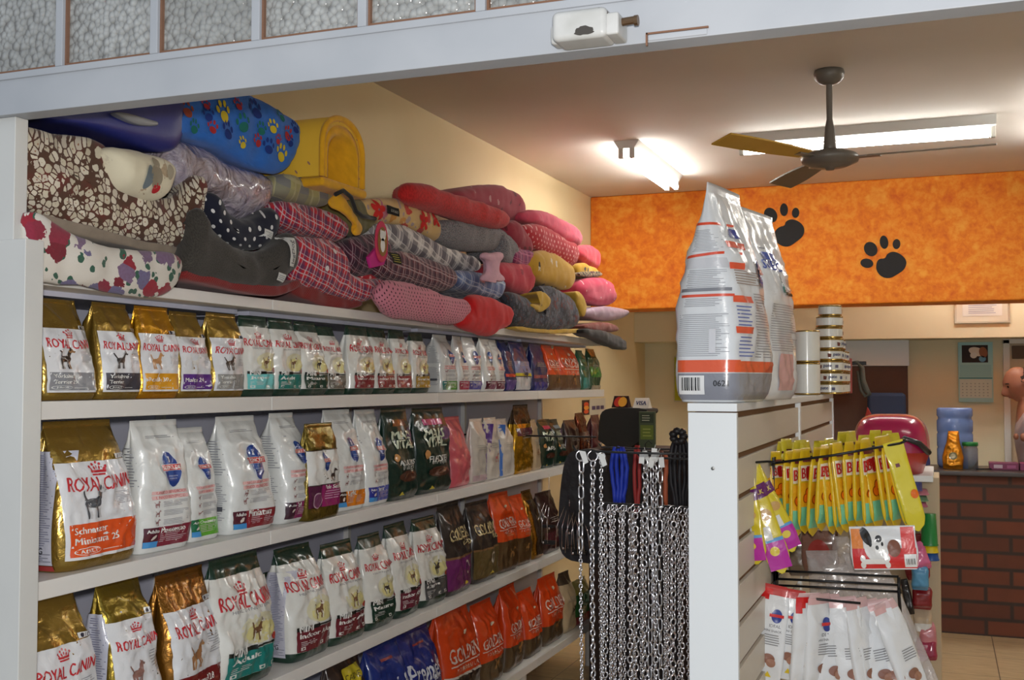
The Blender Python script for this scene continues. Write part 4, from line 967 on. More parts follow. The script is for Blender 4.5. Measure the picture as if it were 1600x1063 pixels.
def B1(kind, label, cat, part, pts, mat, xp=-1.82, dep=.16, r=.05, sp=None, extra=()):
    return soft(kind, label, cat, [(part, pts, M_[mat] if isinstance(mat, str) else mat, 0, dep, r, sp)]+list(extra), xp=xp)
r = B1('cushion', 'beige and slate-blue plaid cushion under the yellow pet house', 'cushion', 'cushion_cover', [(443,270),(478,272),(520,284),(532,296),(530,316),(512,326),(480,318),(440,305)], 'beigepl', -1.82)
r = B1('pet_bed', 'navy pet bed with white polka dots and a scooped front', BED, 'side_bolster', [(328,296),(352,303),(362,326),(384,341),(410,342),(430,324),(442,322),(444,356),(434,378),(416,392),(386,390),(362,378),(345,357),(330,322)], 'navydot', -1.79, .3, .04, [(345,325),(372,362),(410,370),(432,350)])
price(r, PT[0], 418, 366, .04, .022, rot=-.15); price(r, PT[0], 444, 350, .018, .07, rot=-.12)
r = B1('pet_bed', 'dark tweed pet bed with red ribbed base and scooped front', BED, 'side_bolster', [(322,318),(334,332),(345,352),(363,378),(392,391),(424,393),(445,380),(462,360),(474,370),(478,421),(460,432),(452,450),(430,453),(400,448),(358,440),(298,427),(302,402),(318,360)], 'dark', -1.74, .10, .04, [(330,380),(380,420),(430,422),(460,395)],
  [('base_cushion', [(290,420),(330,430),(380,440),(430,448),(452,444),(468,436),(476,440),(470,452),(440,463),(426,464),(380,456),(330,444),(292,436)], M_['redrib'], -.02, .30, .012, None), ('far_bolster', [(322,330),(345,356),(380,392),(430,392),(455,372),(455,430),(330,420)], M_['dark'], -.24, .08, .03, None)])
price(r, PT[0], 438, 434, .04, .022, rot=-.12); price(r, PT[0], 456, 394, .034, .085, rot=-.0, txt='legDog')
r = B1('pet_bed', 'big red and navy plaid pet bed with buttons, beside the dark tweed one', BED, 'upper_roll', [(444,312),(478,314),(520,326),(548,342),(558,358),(552,374),(538,380),(500,370),(470,364),(440,345)], 'redplaid', -1.80, .26, .06, None,
  [('lower_body', [(460,366),(500,370),(540,372),(548,395),(545,418),(572,434),(600,436),(612,434),(604,458),(590,472),(565,472),(540,464),(500,452),(468,438),(462,410)], M_['redplaid'], .03, .20, .05, [(490,400),(530,430),(585,450)]), ('base_cushion', [(452,440),(500,452),(545,466),(575,474),(560,482),(540,484),(490,474),(458,458)], M_['redrib'], .0, .3, .012, None),
   ('lining_rim', [(566,430),(590,424),(618,424),(622,430),(600,444),(570,440)], M_['reddot'], -.03, .2, .01, None)])
for k, (x, y) in enumerate(((543, 382), (521, 393), (509, 420), (546, 341))):
    ob = PT[1] if k < 3 else PT[0]; f = onto(ob); c = hit(ob, x, y); p = Print(f, 'paper'); p.ell(c.y, c.z, .009, .009, (226, 220, 220), 3); p.build('button', r)
r = B1('pet_bed', 'olive cloth roll with yellow straps between the plaid beds', BED, 'rolled_body', [(548,305),(575,310),(592,336),(590,360),(570,372),(552,366),(545,340)], 'olive', -1.85, .16, .04)
r = B1('harness', 'yellow dog harness with dark buckle hanging below the yellow pet house', 'dog harness', 'yellow_strap', [(514,318),(530,300),(536,306),(552,334),(572,352),(568,366),(556,370),(553,362),(558,354),(538,334)], 'yquilt', -1.76, .02, .008)
sp_ = [(p.x, p.y, p.z) for p in (at(x, y, 0, -1.745) for x, y in [(524,304),(536,298),(548,308),(556,330),(566,338),(586,342)])]
q = MB(); q.tube([(a-r.location.x, b_-r.location.y, c-r.location.z) for a, b_, c in sp_], .007); q.build('dark_strap', M_['black'], r, smooth=True)
r = B1('pet_bed', 'dark purple plaid bed with pink oval charm, beside the red navy plaid one', BED, 'bed_body', [(552,378),(575,368),(605,362),(620,380),(620,400),(604,428),(572,434),(548,420)], 'darkpl', -1.80, .22, .05)
r = empty('hanging_charm', at(597, 378, 0, -1.75), 'small pink oval charm with white toy figure on the dark plaid bed', 'charm', 'pet beds and cushions piled on top of the shelving')
f = planef((0, 0, 0), (0, 1, 0), (0, 0, 1), (1, 0, 0))
q = MB(); q.prism([(math.cos(t)*.055*.8+.0, math.sin(t)*.07) for t in [2*PI*k/24 for k in range(24)]], -.006, 0, M=Matrix(((0,0,1,0),(1,0,0,0),(0,1,0,0),(0,0,0,1)))); q.build('charm_plate', newmat('pink_felt', (206, 56, 90), .8), r, bevel=.002)
q = MB(); q.prism([(-.08,-.06),(-.02,-.02),(.06,-.03),(.03,-.075),(-.06,-.095)], -.02, -.007, M=Matrix(((0,0,1,0),(1,0,0,0),(0,1,0,0),(0,0,0,1)))); q.build('magenta_flap', newmat('magenta_felt', (196, 36, 130), .8), r, bevel=.003)
p = Print(f, 'cloth'); p.ell(0, .0, .034, .05, (150, 110, 60), 0); p.ell(0, .02, .02, .018, WH, 1); p.ell(0, -.012, .016, .024, WH, 1); p.ell(-.015, .03, .006, .010, WH, 2); p.ell(.015, .03, .006, .010, WH, 2); p.build('figure', r)
r = B1('pet_bed', 'black and white plaid bolster roll running above the maroon plaid one', BED, 'rolled_body', [(596,350),(620,348),(650,352),(680,368),(700,384),(740,396),(764,408),(764,424),(730,428),(690,416),(645,396),(612,386),(596,370)], 'bwplaid', -1.81, .2, .055)
r = B1('pet_bed', 'maroon checked bolster bed with a small black label, centre of the pile', BED, 'rolled_body', [(596,394),(620,390),(650,392),(690,406),(718,416),(728,438),(722,452),(695,458),(655,448),(618,438),(598,424)], 'maroonpl', -1.77, .24, .06)
f = onto(PT[0]); p = Print(f, 'cloth'); c = hit(PT[0], 618, 404); p.rect(c.y-.03, c.z-.02, c.y+.03, c.z+.02, (34, 34, 26), 2); p.lines(c.y-.022, c.y+.026, c.z-.016, c.z+.016, 4, (176, 166, 70), 3); p.build('maker_label', r)
r = B1('pet_bed', 'yellow bolster with red flowers and black label near the wall', BED, 'rolled_body', [(566,312),(594,309),(645,307),(680,322),(700,346),(704,366),(694,380),(676,374),(650,360),(600,350),(568,344)], 'yfloral', -1.84, .22, .06)
f = onto(PT[0]); p = Print(f, 'cloth'); c = hit(PT[0], 613, 330); p.rect(c.y-.045, c.z-.014, c.y+.05, c.z+.016, (20, 20, 20), 2); p.text('LOLO&SO', c.y+.01, c.z, .06, (190, 190, 180), 3)
for x, y in ((591, 328), (661, 345), (690, 340)):
    c = hit(PT[0], x, y)
    for k in range(5): a = k*2*PI/5+.3; p.ell(c.y+math.cos(a)*.022, c.z+math.sin(a)*.022, .018, .012, (206, 40, 36), 1, a)
p.build('printed_flowers', r)
r = B1('pet_bed', 'long red plush bolster leaning on top of the pile', BED, 'rolled_body', [(645,300),(650,287),(660,283),(682,286),(700,296),(732,304),(775,318),(806,332),(812,346),(800,358),(780,357),(740,346),(700,332),(664,322),(647,312)], 'red', -1.78, .14, .06)
r = B1('pet_bed', 'dusky rose bed printed with small pale animals, behind the red bolster', BED, 'bed_body', [(706,300),(752,288),(800,287),(820,304),(832,324),(826,342),(806,350),(770,330),(720,316)], 'rosebunny', -1.90, .22, .06)
r = B1('pet_bed', 'grey speckled bed with two rolls under the red bolster', BED, 'upper_roll', [(696,348),(720,340),(760,348),(800,356),(806,376),(796,392),(745,394),(700,384)], 'grey', -1.82, .24, .06, None, [('side_roll', [(790,362),(806,366),(816,392),(812,412),(796,416),(788,398)], M_['grey'], .02, .2, .04, None)])
r = B1('pet_bed', 'deep red bed with a drooping side, next to the grey speckled one', BED, 'bed_body', [(802,346),(822,342),(834,372),(838,396),(826,404),(812,388),(800,366)], 'rosebunny', -1.80, .2, .05)
r = B1('pet_bed', 'hot pink velour bed with arched rim, topmost at the far end', BED, 'arched_rim', [(826,330),(845,326),(872,333),(905,352),(918,368),(916,384),(904,386),(880,374),(850,352),(828,346)], 'hotpink', -1.84, .2, .05, None, [('inner_cushion', [(846,350),(870,352),(900,374),(900,386),(870,376)], M_['pinkred'], -.03, .2, .03, None)])
r = B1('pet_bed', 'red bed with pale dots below the hot pink arched one', BED, 'bed_body', [(826,350),(856,348),(892,372),(912,384),(914,406),(902,420),(872,402),(838,386),(828,366)], 'reddot', -1.79, .2, .05)
r = B1('pet_bed', 'coral red velour bed at the far end above the leopard-rimmed one', BED, 'bed_body', [(908,384),(932,381),(942,394),(942,424),(926,418),(908,404)], 'pinkred', -1.86, .2, .05)
r = B1('pet_bed', 'mustard bed with leopard rim, mostly behind the mustard dog-print one', BED, 'bed_body', [(906,410),(925,412),(940,424),(944,436),(908,438)], 'ydog', -1.85, .2, .03, None, [('leopard_rim', [(908,424),(942,423),(944,432),(908,434)], M_['leop'], .02, .2, .008, None)])
r = B1('pet_bed', 'mustard yellow bed printed with small dogs', BED, 'bed_body', [(836,404),(846,392),(862,390),(888,400),(906,418),(910,436),(902,454),(880,452),(846,440),(836,424)], 'ydog', -1.76, .2, .05)
r = B1('pet_bed', 'magenta checked cushion wedged beside the mustard dog-print bed', BED, 'cushion_cover', [(806,392),(826,384),(842,396),(840,414),(820,420),(806,410)], 'magenta', -1.79, .2, .04)
r = B1('pet_bed', 'crimson print bed below the magenta checked cushion', BED, 'bed_body', [(782,412),(806,408),(834,412),(844,430),(836,464),(806,456),(788,438)], 'crimson', -1.78, .22, .045)
r = B1('pet_bed', 'pale blue plaid bed with pointed corner, centre of the pile', BED, 'bed_body', [(718,420),(758,424),(796,434),(798,450),(790,472),(758,462),(724,450)], 'blueplaid', -1.77, .24, .05)
# plush bone
bo = empty('plush_bone', at(769, 436, 0, -1.74), 'pale pink plush bone toy in front of the blue plaid bed', 'dog toy', 'pet beds and cushions piled on top of the shelving')
f_bone = [(p.y, p.z) for p in (at(x, y, 0, -1.72) for x, y in [(750,399),(756,394),(766,396),(778,393),(786,396),(786,403),(780,410),(778,420),(780,428),(788,434),(789,439),(780,441),(768,438),(758,441),(751,438),(752,431),(759,426),(761,418),(759,408),(752,404)])]
puff('bone_body', bo, f_bone, [((f_bone[0][0]+f_bone[5][0])/2, f_bone[6][1]), ((f_bone[0][0]+f_bone[5][0])/2, f_bone[13][1])], -1.70, .05, .025, f_plain('pale_pink_plush', (226, 178, 196), .7), sm=1, amp=.001)
r = B1('pet_bed', 'dark grey heart-print bed with yellow lining, far end of the pile', BED, 'side_bolster', [(798,470),(806,452),(830,462),(836,480),(846,488),(862,478),(846,444),(880,448),(906,470),(914,492),(914,508),(890,518),(860,516),(820,512),(804,498)], 'hearts', -1.74, .2, .045, [(820,490),(860,498),(895,490)],
  [('yellow_lining', [(828,474),(842,486),(852,488),(862,476),(860,462),(848,455),(838,456),(848,466),(850,476)], M_['ytrim'], .012, .2, .01, [(846,480),(856,472)]), ('yellow_rim', [(900,456),(908,454),(918,480),(918,492),(912,497),(906,476)], M_['ytrim'], -.01, .2, .012, None), ('base_piping', [(800,508),(850,516),(915,513),(918,520),(870,522),(812,518)], M_['ytrim'], -.01, .3, .006, None)])
r = B1('pet_bed', 'pink bed with small dark dots, lowest one in the middle of the pile', BED, 'side_bolster', [(600,458),(612,436),(640,438),(668,446),(715,464),(742,468),(748,482),(738,500),(718,509),(682,504),(650,498),(628,498),(608,480)], 'pinkdot', -1.70, .09, .04, [(625,465),(680,478),(720,487)])
r = B1('cushion', 'bright red plush cushion drooping over the shelf edge beside the pink dotted bed', 'cushion', 'cushion_cover', [(742,458),(772,462),(811,480),(808,498),(803,512),(788,516),(778,528),(760,524),(734,514),(728,502),(744,484)], 'red2', -1.69, .10, .045)
r = B1('pet_bed', 'rose bed with pale dots at the far right end of the pile', BED, 'bed_body', [(912,434),(955,432),(969,450),(970,476),(940,480),(912,468)], 'rosedot', -1.80, .2, .05)
r = B1('cushion', 'lavender satin pillow under the rose bed at the far end', 'cushion', 'cushion_cover', [(915,484),(934,480),(960,478),(993,485),(980,498),(948,504),(915,494)], 'lav', -1.78, .22, .035)
r = B1('cushion', 'brownish red flat cushion at the far right end of the pile', 'cushion', 'cushion_cover', [(915,506),(955,502),(977,516),(950,520),(918,516)], 'brown', -1.76, .2, .015)
r = B1('cushion', 'black flat cushion sagging off the far end of the shelf top', 'cushion', 'cushion_cover', [(913,512),(955,518),(982,531),(986,549),(964,543),(938,530),(914,522)], 'black', -1.70, .09, .018)

# ================================================================ SLATWALL GONDOLA ON THE RIGHT
GX0, GX1, GY0, GZ = -.527, -.4185, 2.45, EYE-.0465
GY = [2.45, 3.61, 4.77]
m_wl = newmat('white_laminate', (226, 230, 232), .4, bump=(20, .04, .001)); m_slat = newmat('slat_board', (206, 198, 184), .45, bump=(14, .05, .001)); m_mdf = newmat('raw_board_slot', (120, 84, 50), .8)
g = empty('slatwall_gondola', ((GX0+GX1)/2, GY0, 0), 'tall narrow white slatwall display with a plain end panel, big bags and tins on top', 'display stand')
def gb(name, a, b_, m, parent=None, bevel=.0015): 
    o = g.location; q = MB(); q.box((a[0]-o.x, a[1]-o.y, a[2]), (b_[0]-o.x, b_[1]-o.y, b_[2])); return q.build(name, m, parent or g, bevel=bevel)
ep = gb('end_panel', (GX0, GY0, 0), (GX1, GY0+.018, GZ-.021), m_wl)
gb('top_cap', (GX0-.001, GY0-.001, GZ-.0185), (GX1+.001, GY[-1]+.01, GZ), m_wl)
sc_ = at(1114, 732, 1, GY0)
q = MB(); q.lathe([(0,0),(.004,0),(.004,.002),(0,.0025)], n=16, M=Matrix.Translation((sc_.x-g.location.x, -.0005, sc_.z)) @ Matrix.Rotation(PI/2, 4, 'X')); q.build('screw', newmat('screw_metal', (120, 120, 118), .35, .9), ep)
gb('core_board', (GX0+.012, GY0+.018, .0), (GX1-.012, GY[-1], GZ-.02), m_mdf, bevel=0)
for a, b_ in zip(GY, GY[1:]):
    q = MB(); z = GZ-.033; o = g.location
    while z-.078 > .02: q.box((GX1-.0118-o.x, a+.019-o.y, z-.078), (GX1-.002-o.x, b_-.012-o.y, z)); q.box((GX0+.002-o.x, a+.019-o.y, z-.078), (GX0+.0118-o.x, b_-.012-o.y, z)); z -= .0925
    q.build('slat_panel', m_slat, g, bevel=.001)
for y in GY[1:]: gb('post', (GX0, y-.012, 0), (GX1+.003, y+.018, GZ-.019), m_wl)
# ---- the two big bags on top
def chip_side(p):     # printed near gusset of the big bag
    W, H = p.W, p.H; G = (150, 152, 158)
    p.step = .008
    p.rect(-.93, .01, .93, .13, (136, 138, 148), 0); p.rect(-.95, .135, .95, .19, (226, 90, 46), 0)
    p.barcode(-.78, .035, .02, .12, 3, 1); p.text('0621', .5, .085, W*.42, (30, 30, 34), 2, bold=.01)
    for b0, b1, n in ((.205, .40, 22), (.43, .47, 5)): p.lines(-.80, .75, b0, b1, n, (158, 160, 168), 1)
    p.rect(.15, .22, .35, .33, (214, 216, 222), 2)
    p.rect(-.84, .475, .80, .487, (224, 80, 50), 1); p.lines(-.78, .7, .50, .60, 12, (160, 162, 170), 1); p.rect(-.8, .50, .75, .515, (130,132,140), 2)
    p.rect(-.75, .605, .75, .65, (206, 208, 214), 1); p.rect(-.80, .66, .80, .672, (224, 80, 50), 1, sh=.02); p.lines(-.6, .6, .68, .78, 14, (164, 166, 174), 1); p.rect(-.4, .80, .5, .812, (224, 80, 50), 1)
def chip_front(p):
    W, H = p.W, p.H
    p.rect(-.95, .01, .95, .13, (140, 142, 150), 0); p.rect(-.96, .135, .96, .185, (224, 90, 50), 0)
    for b0 in (.31, .45): p.rect(-.85, b0, -.3, b0+.03, (226, 90, 60), 1); p.lines(-.8, -.3, b0-.11, b0-.01, 6, (90, 110, 180), 1)
    p.lines(-.2, .6, .2, .5, 24, (140, 142, 150), 1); p.rect(-.85, .60, -.5, .63, (226, 90, 60), 1); p.lines(-.8, .5, .53, .6, 6, (150, 130, 120), 1)
    p.rect(-.8, .70, -.1, .73, (226, 90, 60), 1); p.rect(-.6, .75, -.2, .79, (50, 70, 160), 1); oval(p, .35, .60, W*.34)
SB = dict(body=(222, 226, 230), gus=.04)
def big_bag(loc, rz, W, H, D, label, side, front, seed, **kw):
    r = empty('big_food_bag', loc, label, 'pet food bag', 'big bags standing on the white display', rz=rz)
    k2 = dict(SB); k2.update(kw)
    make_bag(r, W, H, D, seed, front=front, side=side, tops=[(0,.86),(.04,1.),(.25,1.04),(.5,.96),(.65,.80),(.78,.52),(.88,.28),(.955,.10),(1,.05)], **k2); return r
hz = zfor(-.47, 2.62, 296)-GZ
big_bag((-.478, 2.62, GZ+.001), math.radians(80), .25, hz, .162, 'big white food bag with orange stripe and barcode, front one on the white display', chip_side, chip_front, 41, narrow=.9, lean=-.012)
def bf2(p):
    p.text('SCIENCE', -.2, .70, p.W*.9, (40, 70, 160), 1, bold=.02); p.rect(-.5, .73, .1, .77, (50, 80, 170), 1); p.rect(-.1, .56, .0, .66, (20, 120, 120), 1)
    p.lines(-.6, .7, .25, .5, 20, (150, 152, 158), 1); p.rect(-.3, .05, .4, .24, (206, 160, 160), 1); p.rect(.0, .55, .5, .565, (40, 40, 44), 1); p.lines(.2, .8, .57, .64, 10, (140, 142, 150), 1)
hz2 = zfor(-.46, 2.95, 334)-GZ
big_bag((-.462, 2.93, GZ+.001), math.radians(78), .30, hz2, .17, 'big white food bag with blue lettering, standing behind the front one on the display', st_hillside, bf2, 42, narrow=.85)
# white canisters and tins
m_lab = newmat('white_paper_label', (222, 222, 216), .35, 0, .4); m_tin = newmat('gold_tin', (176, 148, 84), .25, .9)
def tin(root_name, loc, r, h, label, group, col=(176, 148, 84), word='pate', rz=0., printed=True):
    t = empty(root_name, loc, label, 'food tin', group, rz=rz)
    q = MB(); q.lathe([(0,0),(r*.96,0),(r,.0015),(r,.003),(r*.97,.005),(r*.97,h-.005),(r,h-.003),(r,h-.0015),(r*.93,h),(r*.92,h-.003),(0,h-.003)], n=32); q.build('can_body', m_tin, t, smooth=True)
    q = MB(); q.lathe([(r*.985,.0075),(r*.985,h-.0065)], n=32); q.build('paper_label', m_lab, t, smooth=True)
    if printed:
        f = lambda a, b_, off: ((r*.985+off)*math.sin(a/r), -(r*.985+off)*math.cos(a/r), b_)
        p = Print(f, 'paper'); p.step = .02; r2 = random.Random(int(loc[1]*1000+loc[2]*700))
        a0 = r2.uniform(-.03, .02); p.text(word, a0, h*.5, .03, (60, 66, 110), 1, bold=.02); p.poly([(a0+.028, h*.35), (a0+.04, h*.35), (a0+.04, h*.62), (a0+.028, h*.62)], (90, 90, 120), 1); p.poly([(a0-.035, h*.3), (a0-.024, h*.3), (a0-.022, h*.6), (a0-.036, h*.66)], (110, 60, 50), 1)
        p.build('printing', t)
    return t
cy = 4.42; R_ = .051; hh = .0420
x0 = at(1297, 600, 1, cy).x
names = ['bottom', 'second', 'third', 'fourth', 'fifth', 'sixth', 'seventh', 'top']
for k in range(8):
    rr = R_ if k < 7 else .044; dx = (.0, .002, .0, -.001, .001, -.002, .0, .002)[k]
    tin('food_tin', (x0+dx, cy+dx, GZ+.001+k*(hh+.0008)), rr, hh, '%s gold-rimmed tin of the tall front stack on the display' % names[k] if k else 'gold-rimmed tin at the foot of the tall front stack on the display', 'stacked tins on the display', rz=k*.5-.5)
for j, (n_, yy) in enumerate(((5, 4.53), (4, 4.64), (4, 4.75))):
    for k in range(n_): tin('food_tin', (x0+.0+.002*((k*7) % 3-1), yy+.001, GZ+.001+k*(hh+.0008)), R_, hh, 'gold-rimmed tin in the lower stacks behind the tall tin stack', 'lower tin stacks on the display', printed=True, rz=k*.4)
for k in range(2):
    t = empty('food_can', (-.485, 4.28, GZ+.001+k*.118), ('lower' if k == 0 else 'upper')+' tall white can beside the gold tins, behind the big bags', 'food can', 'tall white cans on the display')
    q = MB(); r = .046; h = .116; q.lathe([(0,0),(r*.96,0),(r,.002),(r*.98,.005),(r*.98,h-.005),(r,h-.002),(r*.94,h),(0,h-.003)], n=32); q.build('can_body', m_tin, t, smooth=True)
    q = MB(); q.lathe([(r*.99,.006),(r*.99,h-.006)], n=32); q.build('paper_label', m_lab, t, smooth=True)
    p = Print(lambda a, b_, off, r=r: ((r*.99+off)*math.sin(a/r), -(r*.99+off)*math.cos(a/r), b_), 'paper', .046, h); p.step = .02; p.lines(-.3, .9, .2, .85, 14, (150, 150, 150), 1); p.rect(-1, .02, 1.4, .07, (110, 130, 100), 1); p.rect(-1.2, .5, -.9, .9, (120,120,124), 1); p.build('printing', t)
for k in range(2):
    t = empty('food_can', (-.452, 4.15, GZ+.001+k*.118), ('lower' if k == 0 else 'upper')+' tall white can pressed against the rear big bag', 'food can', 'tall white cans on the display')
    q = MB(); r = .046; h = .116; q.lathe([(0,0),(r*.96,0),(r,.002),(r*.98,.005),(r*.98,h-.005),(r,h-.002),(r*.94,h),(0,h-.003)], n=32); q.build('can_body', m_tin, t, smooth=True)
    q = MB(); q.lathe([(r*.99,.006),(r*.99,h-.006)], n=32); q.build('paper_label', m_lab, t, smooth=True)
rb = empty('carton', (-.385, 4.82, GZ+.001), 'small red and white carton at the far end of the tins', 'carton')
q = MB(); q.box((-.04, -.02, 0), (.04, .03, .145)); cb = q.build('carton_box', newmat('red_carton', (150, 50, 44), .5), rb, bevel=.001)
p = Print(planef((0, -.02, 0), (1, 0, 0), (0, 0, 1), (0, -1, 0)), 'paper', .04, .145); p.rect(-.9, .05, .9, .3, (206, 190, 170), 0); p.rect(-.9, .45, .9, .6, (214, 204, 190), 0); p.build('printing', rb)

# ================================================================ CHAINS ON THE LEFT SIDE OF THE GONDOLA
m_chr = newmat('chromed_steel', (232, 232, 236), .2, 1.0); m_wire = newmat('black_wire', (26, 26, 28), .35, .3)
def stad(L, Wd, n=6):
    o = []; h = (L-Wd)/2
    for i in range(n+1): a = -PI/2+PI*i/n; o.append((Wd/2*math.sin(a+PI/2)*1. if False else Wd/2*math.cos(a), h+Wd/2*math.sin(a)) if False else (Wd/2*math.cos(PI*i/n), h+Wd/2*math.sin(PI*i/n)))
    for i in range(n+1): a = PI+PI*i/n; o.append((Wd/2*math.cos(a), -h+Wd/2*math.sin(a)))
    return o
LK = {}
def link_geo(L, Wd, r):
    if (L, Wd, r) in LK: return LK[(L, Wd, r)]
    q = MB(); q.tube([(x, 0, z) for x, z in stad(L-2*r, Wd-2*r, 4)], r, n=6, closed=True); LK[(L, Wd, r)] = (q.v, q.f); return q.v, q.f
KIN = {'long': (.036, .017, .0022, 90, 0), 'med': (.021, .0155, .0023, 90, 30), 'fine': (.0135, .0105, .0017, 90, 35), 'ring': (.024, .019, .0026, 90, 20)}
def chain(x, y, zt, length, kind, label, group, ring=True, seed=1, mix=None):
    rnd = random.Random(seed); root = empty('dog_chain', (x, y, zt), label, 'chain', group)
    q = MB(); z = -.02 if ring else 0.; k = 0; sw = rnd.uniform(-.4, .4); a0 = rnd.uniform(0, 180)
    while z > -length:
        kd = KIN[kind if not mix or z > -mix[1] else mix[0]]; L, Wd, r, tw, ob = kd
        v, f = link_geo(L, Wd, r); z -= (L/2-r*1.0)
        M = Matrix.Translation((.0015*math.sin(z*9+sw*6), .0015*math.cos(z*7+sw), z)) @ Matrix.Rotation(math.radians(a0+k*tw+rnd.uniform(-12, 12)+25*math.sin(z*7+sw*9)), 4, 'Z') @ Matrix.Rotation(math.radians(ob*.4*(1 if k % 2 else -1)), 4, 'Y')
        q.add(v, f, M=M); z -= (L/2-r*1.0); k += 1
    q.build('links', m_chr, root, smooth=True, fixn=False)
    if ring:
        q = MB(); R = .0125 if kind != 'fine' else .009
        q.tube([(R*math.cos(t)*.9, R*math.cos(t)*.35, -.010+R*math.sin(t)) for t in [2*PI*i/20 for i in range(20)]], .0015, n=6, closed=True); q.build('end_ring', m_chr, root, smooth=True)
    return root
def peg(x1, y, z, label, x0=GX0+.01, grp='peg hooks on the chain side of the display'):
    r = empty('peg_hook', (x0, y, z), label, 'hook', grp)
    q = MB(); q.tube([(0, 0, 0), ((x1-x0)*.5, 0, 0), (x1-x0, 0, .002), (x1-x0-.008, 0, .014)], .0028, n=8); q.build('hook_bar', m_wire, r, smooth=True)
    return r
Yf = 2.60; zf = at(910, 706, 1, Yf).z
peg(at(900, 706, 1, Yf).x, Yf, zf, 'upper front peg hook carrying three long chains')
for px, kd, mx, lb in ((908, 'long', ('fine', .22), 'long-link chain, leftmost of all the hanging chains'), (926, 'med', None, 'medium twisted chain, second from the left among the hanging chains'), (940, 'fine', None, 'fine chain with ring, third from the left among the hanging chains')):
    chain(at(px, 715, 1, Yf).x, Yf, zf, .80, kd, lb, 'chains on the upper front hook', seed=px, mix=mx)
Yg = 2.82; zg = at(1015, 716, 1, Yg).z
peg(at(1000, 716, 1, Yg).x, Yg, zg, 'upper rear peg hook carrying the tagged chains')
for i, px in enumerate((1007, 1015, 1023, 1031)):
    chain(at(px, 720, 1, Yg).x, Yg, zg, .80, ('ring', 'long', 'med', 'long')[i], 'bright long chain in the middle tagged group, %s' % ('leftmost', 'second from left', 'third from left', 'rightmost')[i], 'tagged chains in the middle', seed=px, ring=False)
m_tag = newmat('paper_tag', (220, 220, 218), .6)
for i, (px, py, a) in enumerate(((1003,716,.1),(1010,712,-.3),(1018,722,.2),(1026,713,.35),(1034,722,-.1),(1022,708,.1))):
    c = at(px, py, 1, Yg-.012-.003*i); t = empty('price_label', c, 'small white paper tag tied to the middle chain group', 'tag', 'paper tags on the middle chains'); q = MB()
    M = Matrix.Rotation(a, 4, 'Y') @ Matrix.Rotation(a*2, 4, 'Z'); q.box((-.007, -.0004, -.014), (.007, .0004, .012), M=M); q.tube([M @ Vector((0, 0, .012)), M @ Vector((.002, 0, .022))], .0006, n=5); q.build('tag_card', m_tag, t)
for i, (px, py) in enumerate(((912, 712), (941, 716))):
    c = at(px, py, 1, Yf-.012); t = empty('price_label', c, 'folded white paper tag by the %s chains' % ('leftmost', 'third from left of the hanging')[i], 'tag', 'paper tags on the front chains'); q = MB()
    q.add([(-.012, 0, .012), (.006, -.004, .010), (.012, 0, -.016), (0, .003, -.022)], [(0, 1, 2, 3)]); q.add([(-.012, .0006, .012), (.006, -.0034, .010), (.012, .0006, -.016), (0, .0036, -.022)], [(3, 2, 1, 0)]); q.build('tag_card', m_tag, t)
Yd = 2.98; zd = at(960, 788, 1, Yd).z
peg(at(938, 788, 1, Yd).x, Yd, zd, 'lower peg hook carrying the dense row of chains')
kinds = ['med', 'fine', 'fine', 'med', 'fine', 'ring', 'ring', 'fine']
for i, px in enumerate((946, 953, 960, 968, 975, 984, 993, 1001)):
    chain(at(px, 790, 1, Yd).x, Yd+.006*(i % 2), zd, .66, kinds[i], 'silver chain in the dense low row left of the tagged group', 'dense low chains left of the tagged group', seed=px)
kinds = ['fine', 'med', 'ring', 'fine', 'med', 'fine', 'ring']
for i, px in enumerate((1038, 1045, 1052, 1059, 1066, 1073, 1081)):
    chain(at(px, 792, 1, Yd).x, Yd+.006*(i % 2), zd, .66, kinds[i], 'silver chain in the dense low row beside the white end panel', 'dense low chains beside the end panel', seed=px)
Ye = 3.16; ze = at(960, 792, 1, Ye).z
peg(at(928, 792, 1, Ye).x, Ye, ze, 'rear low peg hook behind the dense chains')
for i, px in enumerate((938, 955, 971, 988, 1004, 1020, 1042)):
    chain(at(px, 794, 1, Ye).x, Ye, ze, .62, ('fine', 'med', 'fine', 'ring')[i % 4], 'silver chain in the back row, behind the dense low chains', 'chains of the back row', seed=px+7)
# collars and leashes hanging behind the chains
def strapset(px0, px1, py0, py1, Y, col, label, cat, n=5, name='dog_leash', rough=.6):
    a = at(px0, py0, 1, Y); c = at(px1, py1, 1, Y); r = empty(name, ((a.x+c.x)/2, Y, a.z), label, cat); m = newmat('strap_%02x%02x%02x' % col, col, rough)
    w = c.x-a.x; h = a.z-c.z; rnd = random.Random(px0)
    for k in range(n):
        x = -w/2+w*(k+.5)/n; q = MB(); t = w/n*.42; pts = []
        for i in range(9):
            u = i/8; pts.append((x*(.55+.45*math.sin(PI*min(1, u*1.2))), rnd.uniform(-.008, .008), -h*u))
        for s in (-1, 1):
            pass
        q.tube(pts, [t*.7]+[t]*7+[t*.8], n=8); q.build('strap', m, r, smooth=True)
    return r
for pz, lb in ((3.34, 'peg hook holding the bundled leashes behind the chains'),): peg(at(940, 700, 1, pz).x, pz, at(940, 700, 1, pz).z, lb)
strapset(952, 984, 698, 786, 3.34, (24, 54, 176), 'bright blue leashes hanging in a bundle behind the chains', 'leash', 4)
strapset(988, 1003, 696, 800, 3.34, (150, 40, 38), 'dull red leash hanging behind the tagged chains', 'leash', 2)
strapset(1043, 1082, 684, 800, 3.30, (22, 20, 26), 'black collars hanging in a bundle beside the white end panel', 'collar', 5, 'dog_collar')
bw = at(1060, 682, 1, 3.28)
bb_ = empty('dog_bow', bw, 'black ribbon rosette above the black collars', 'bow'); q = MB()
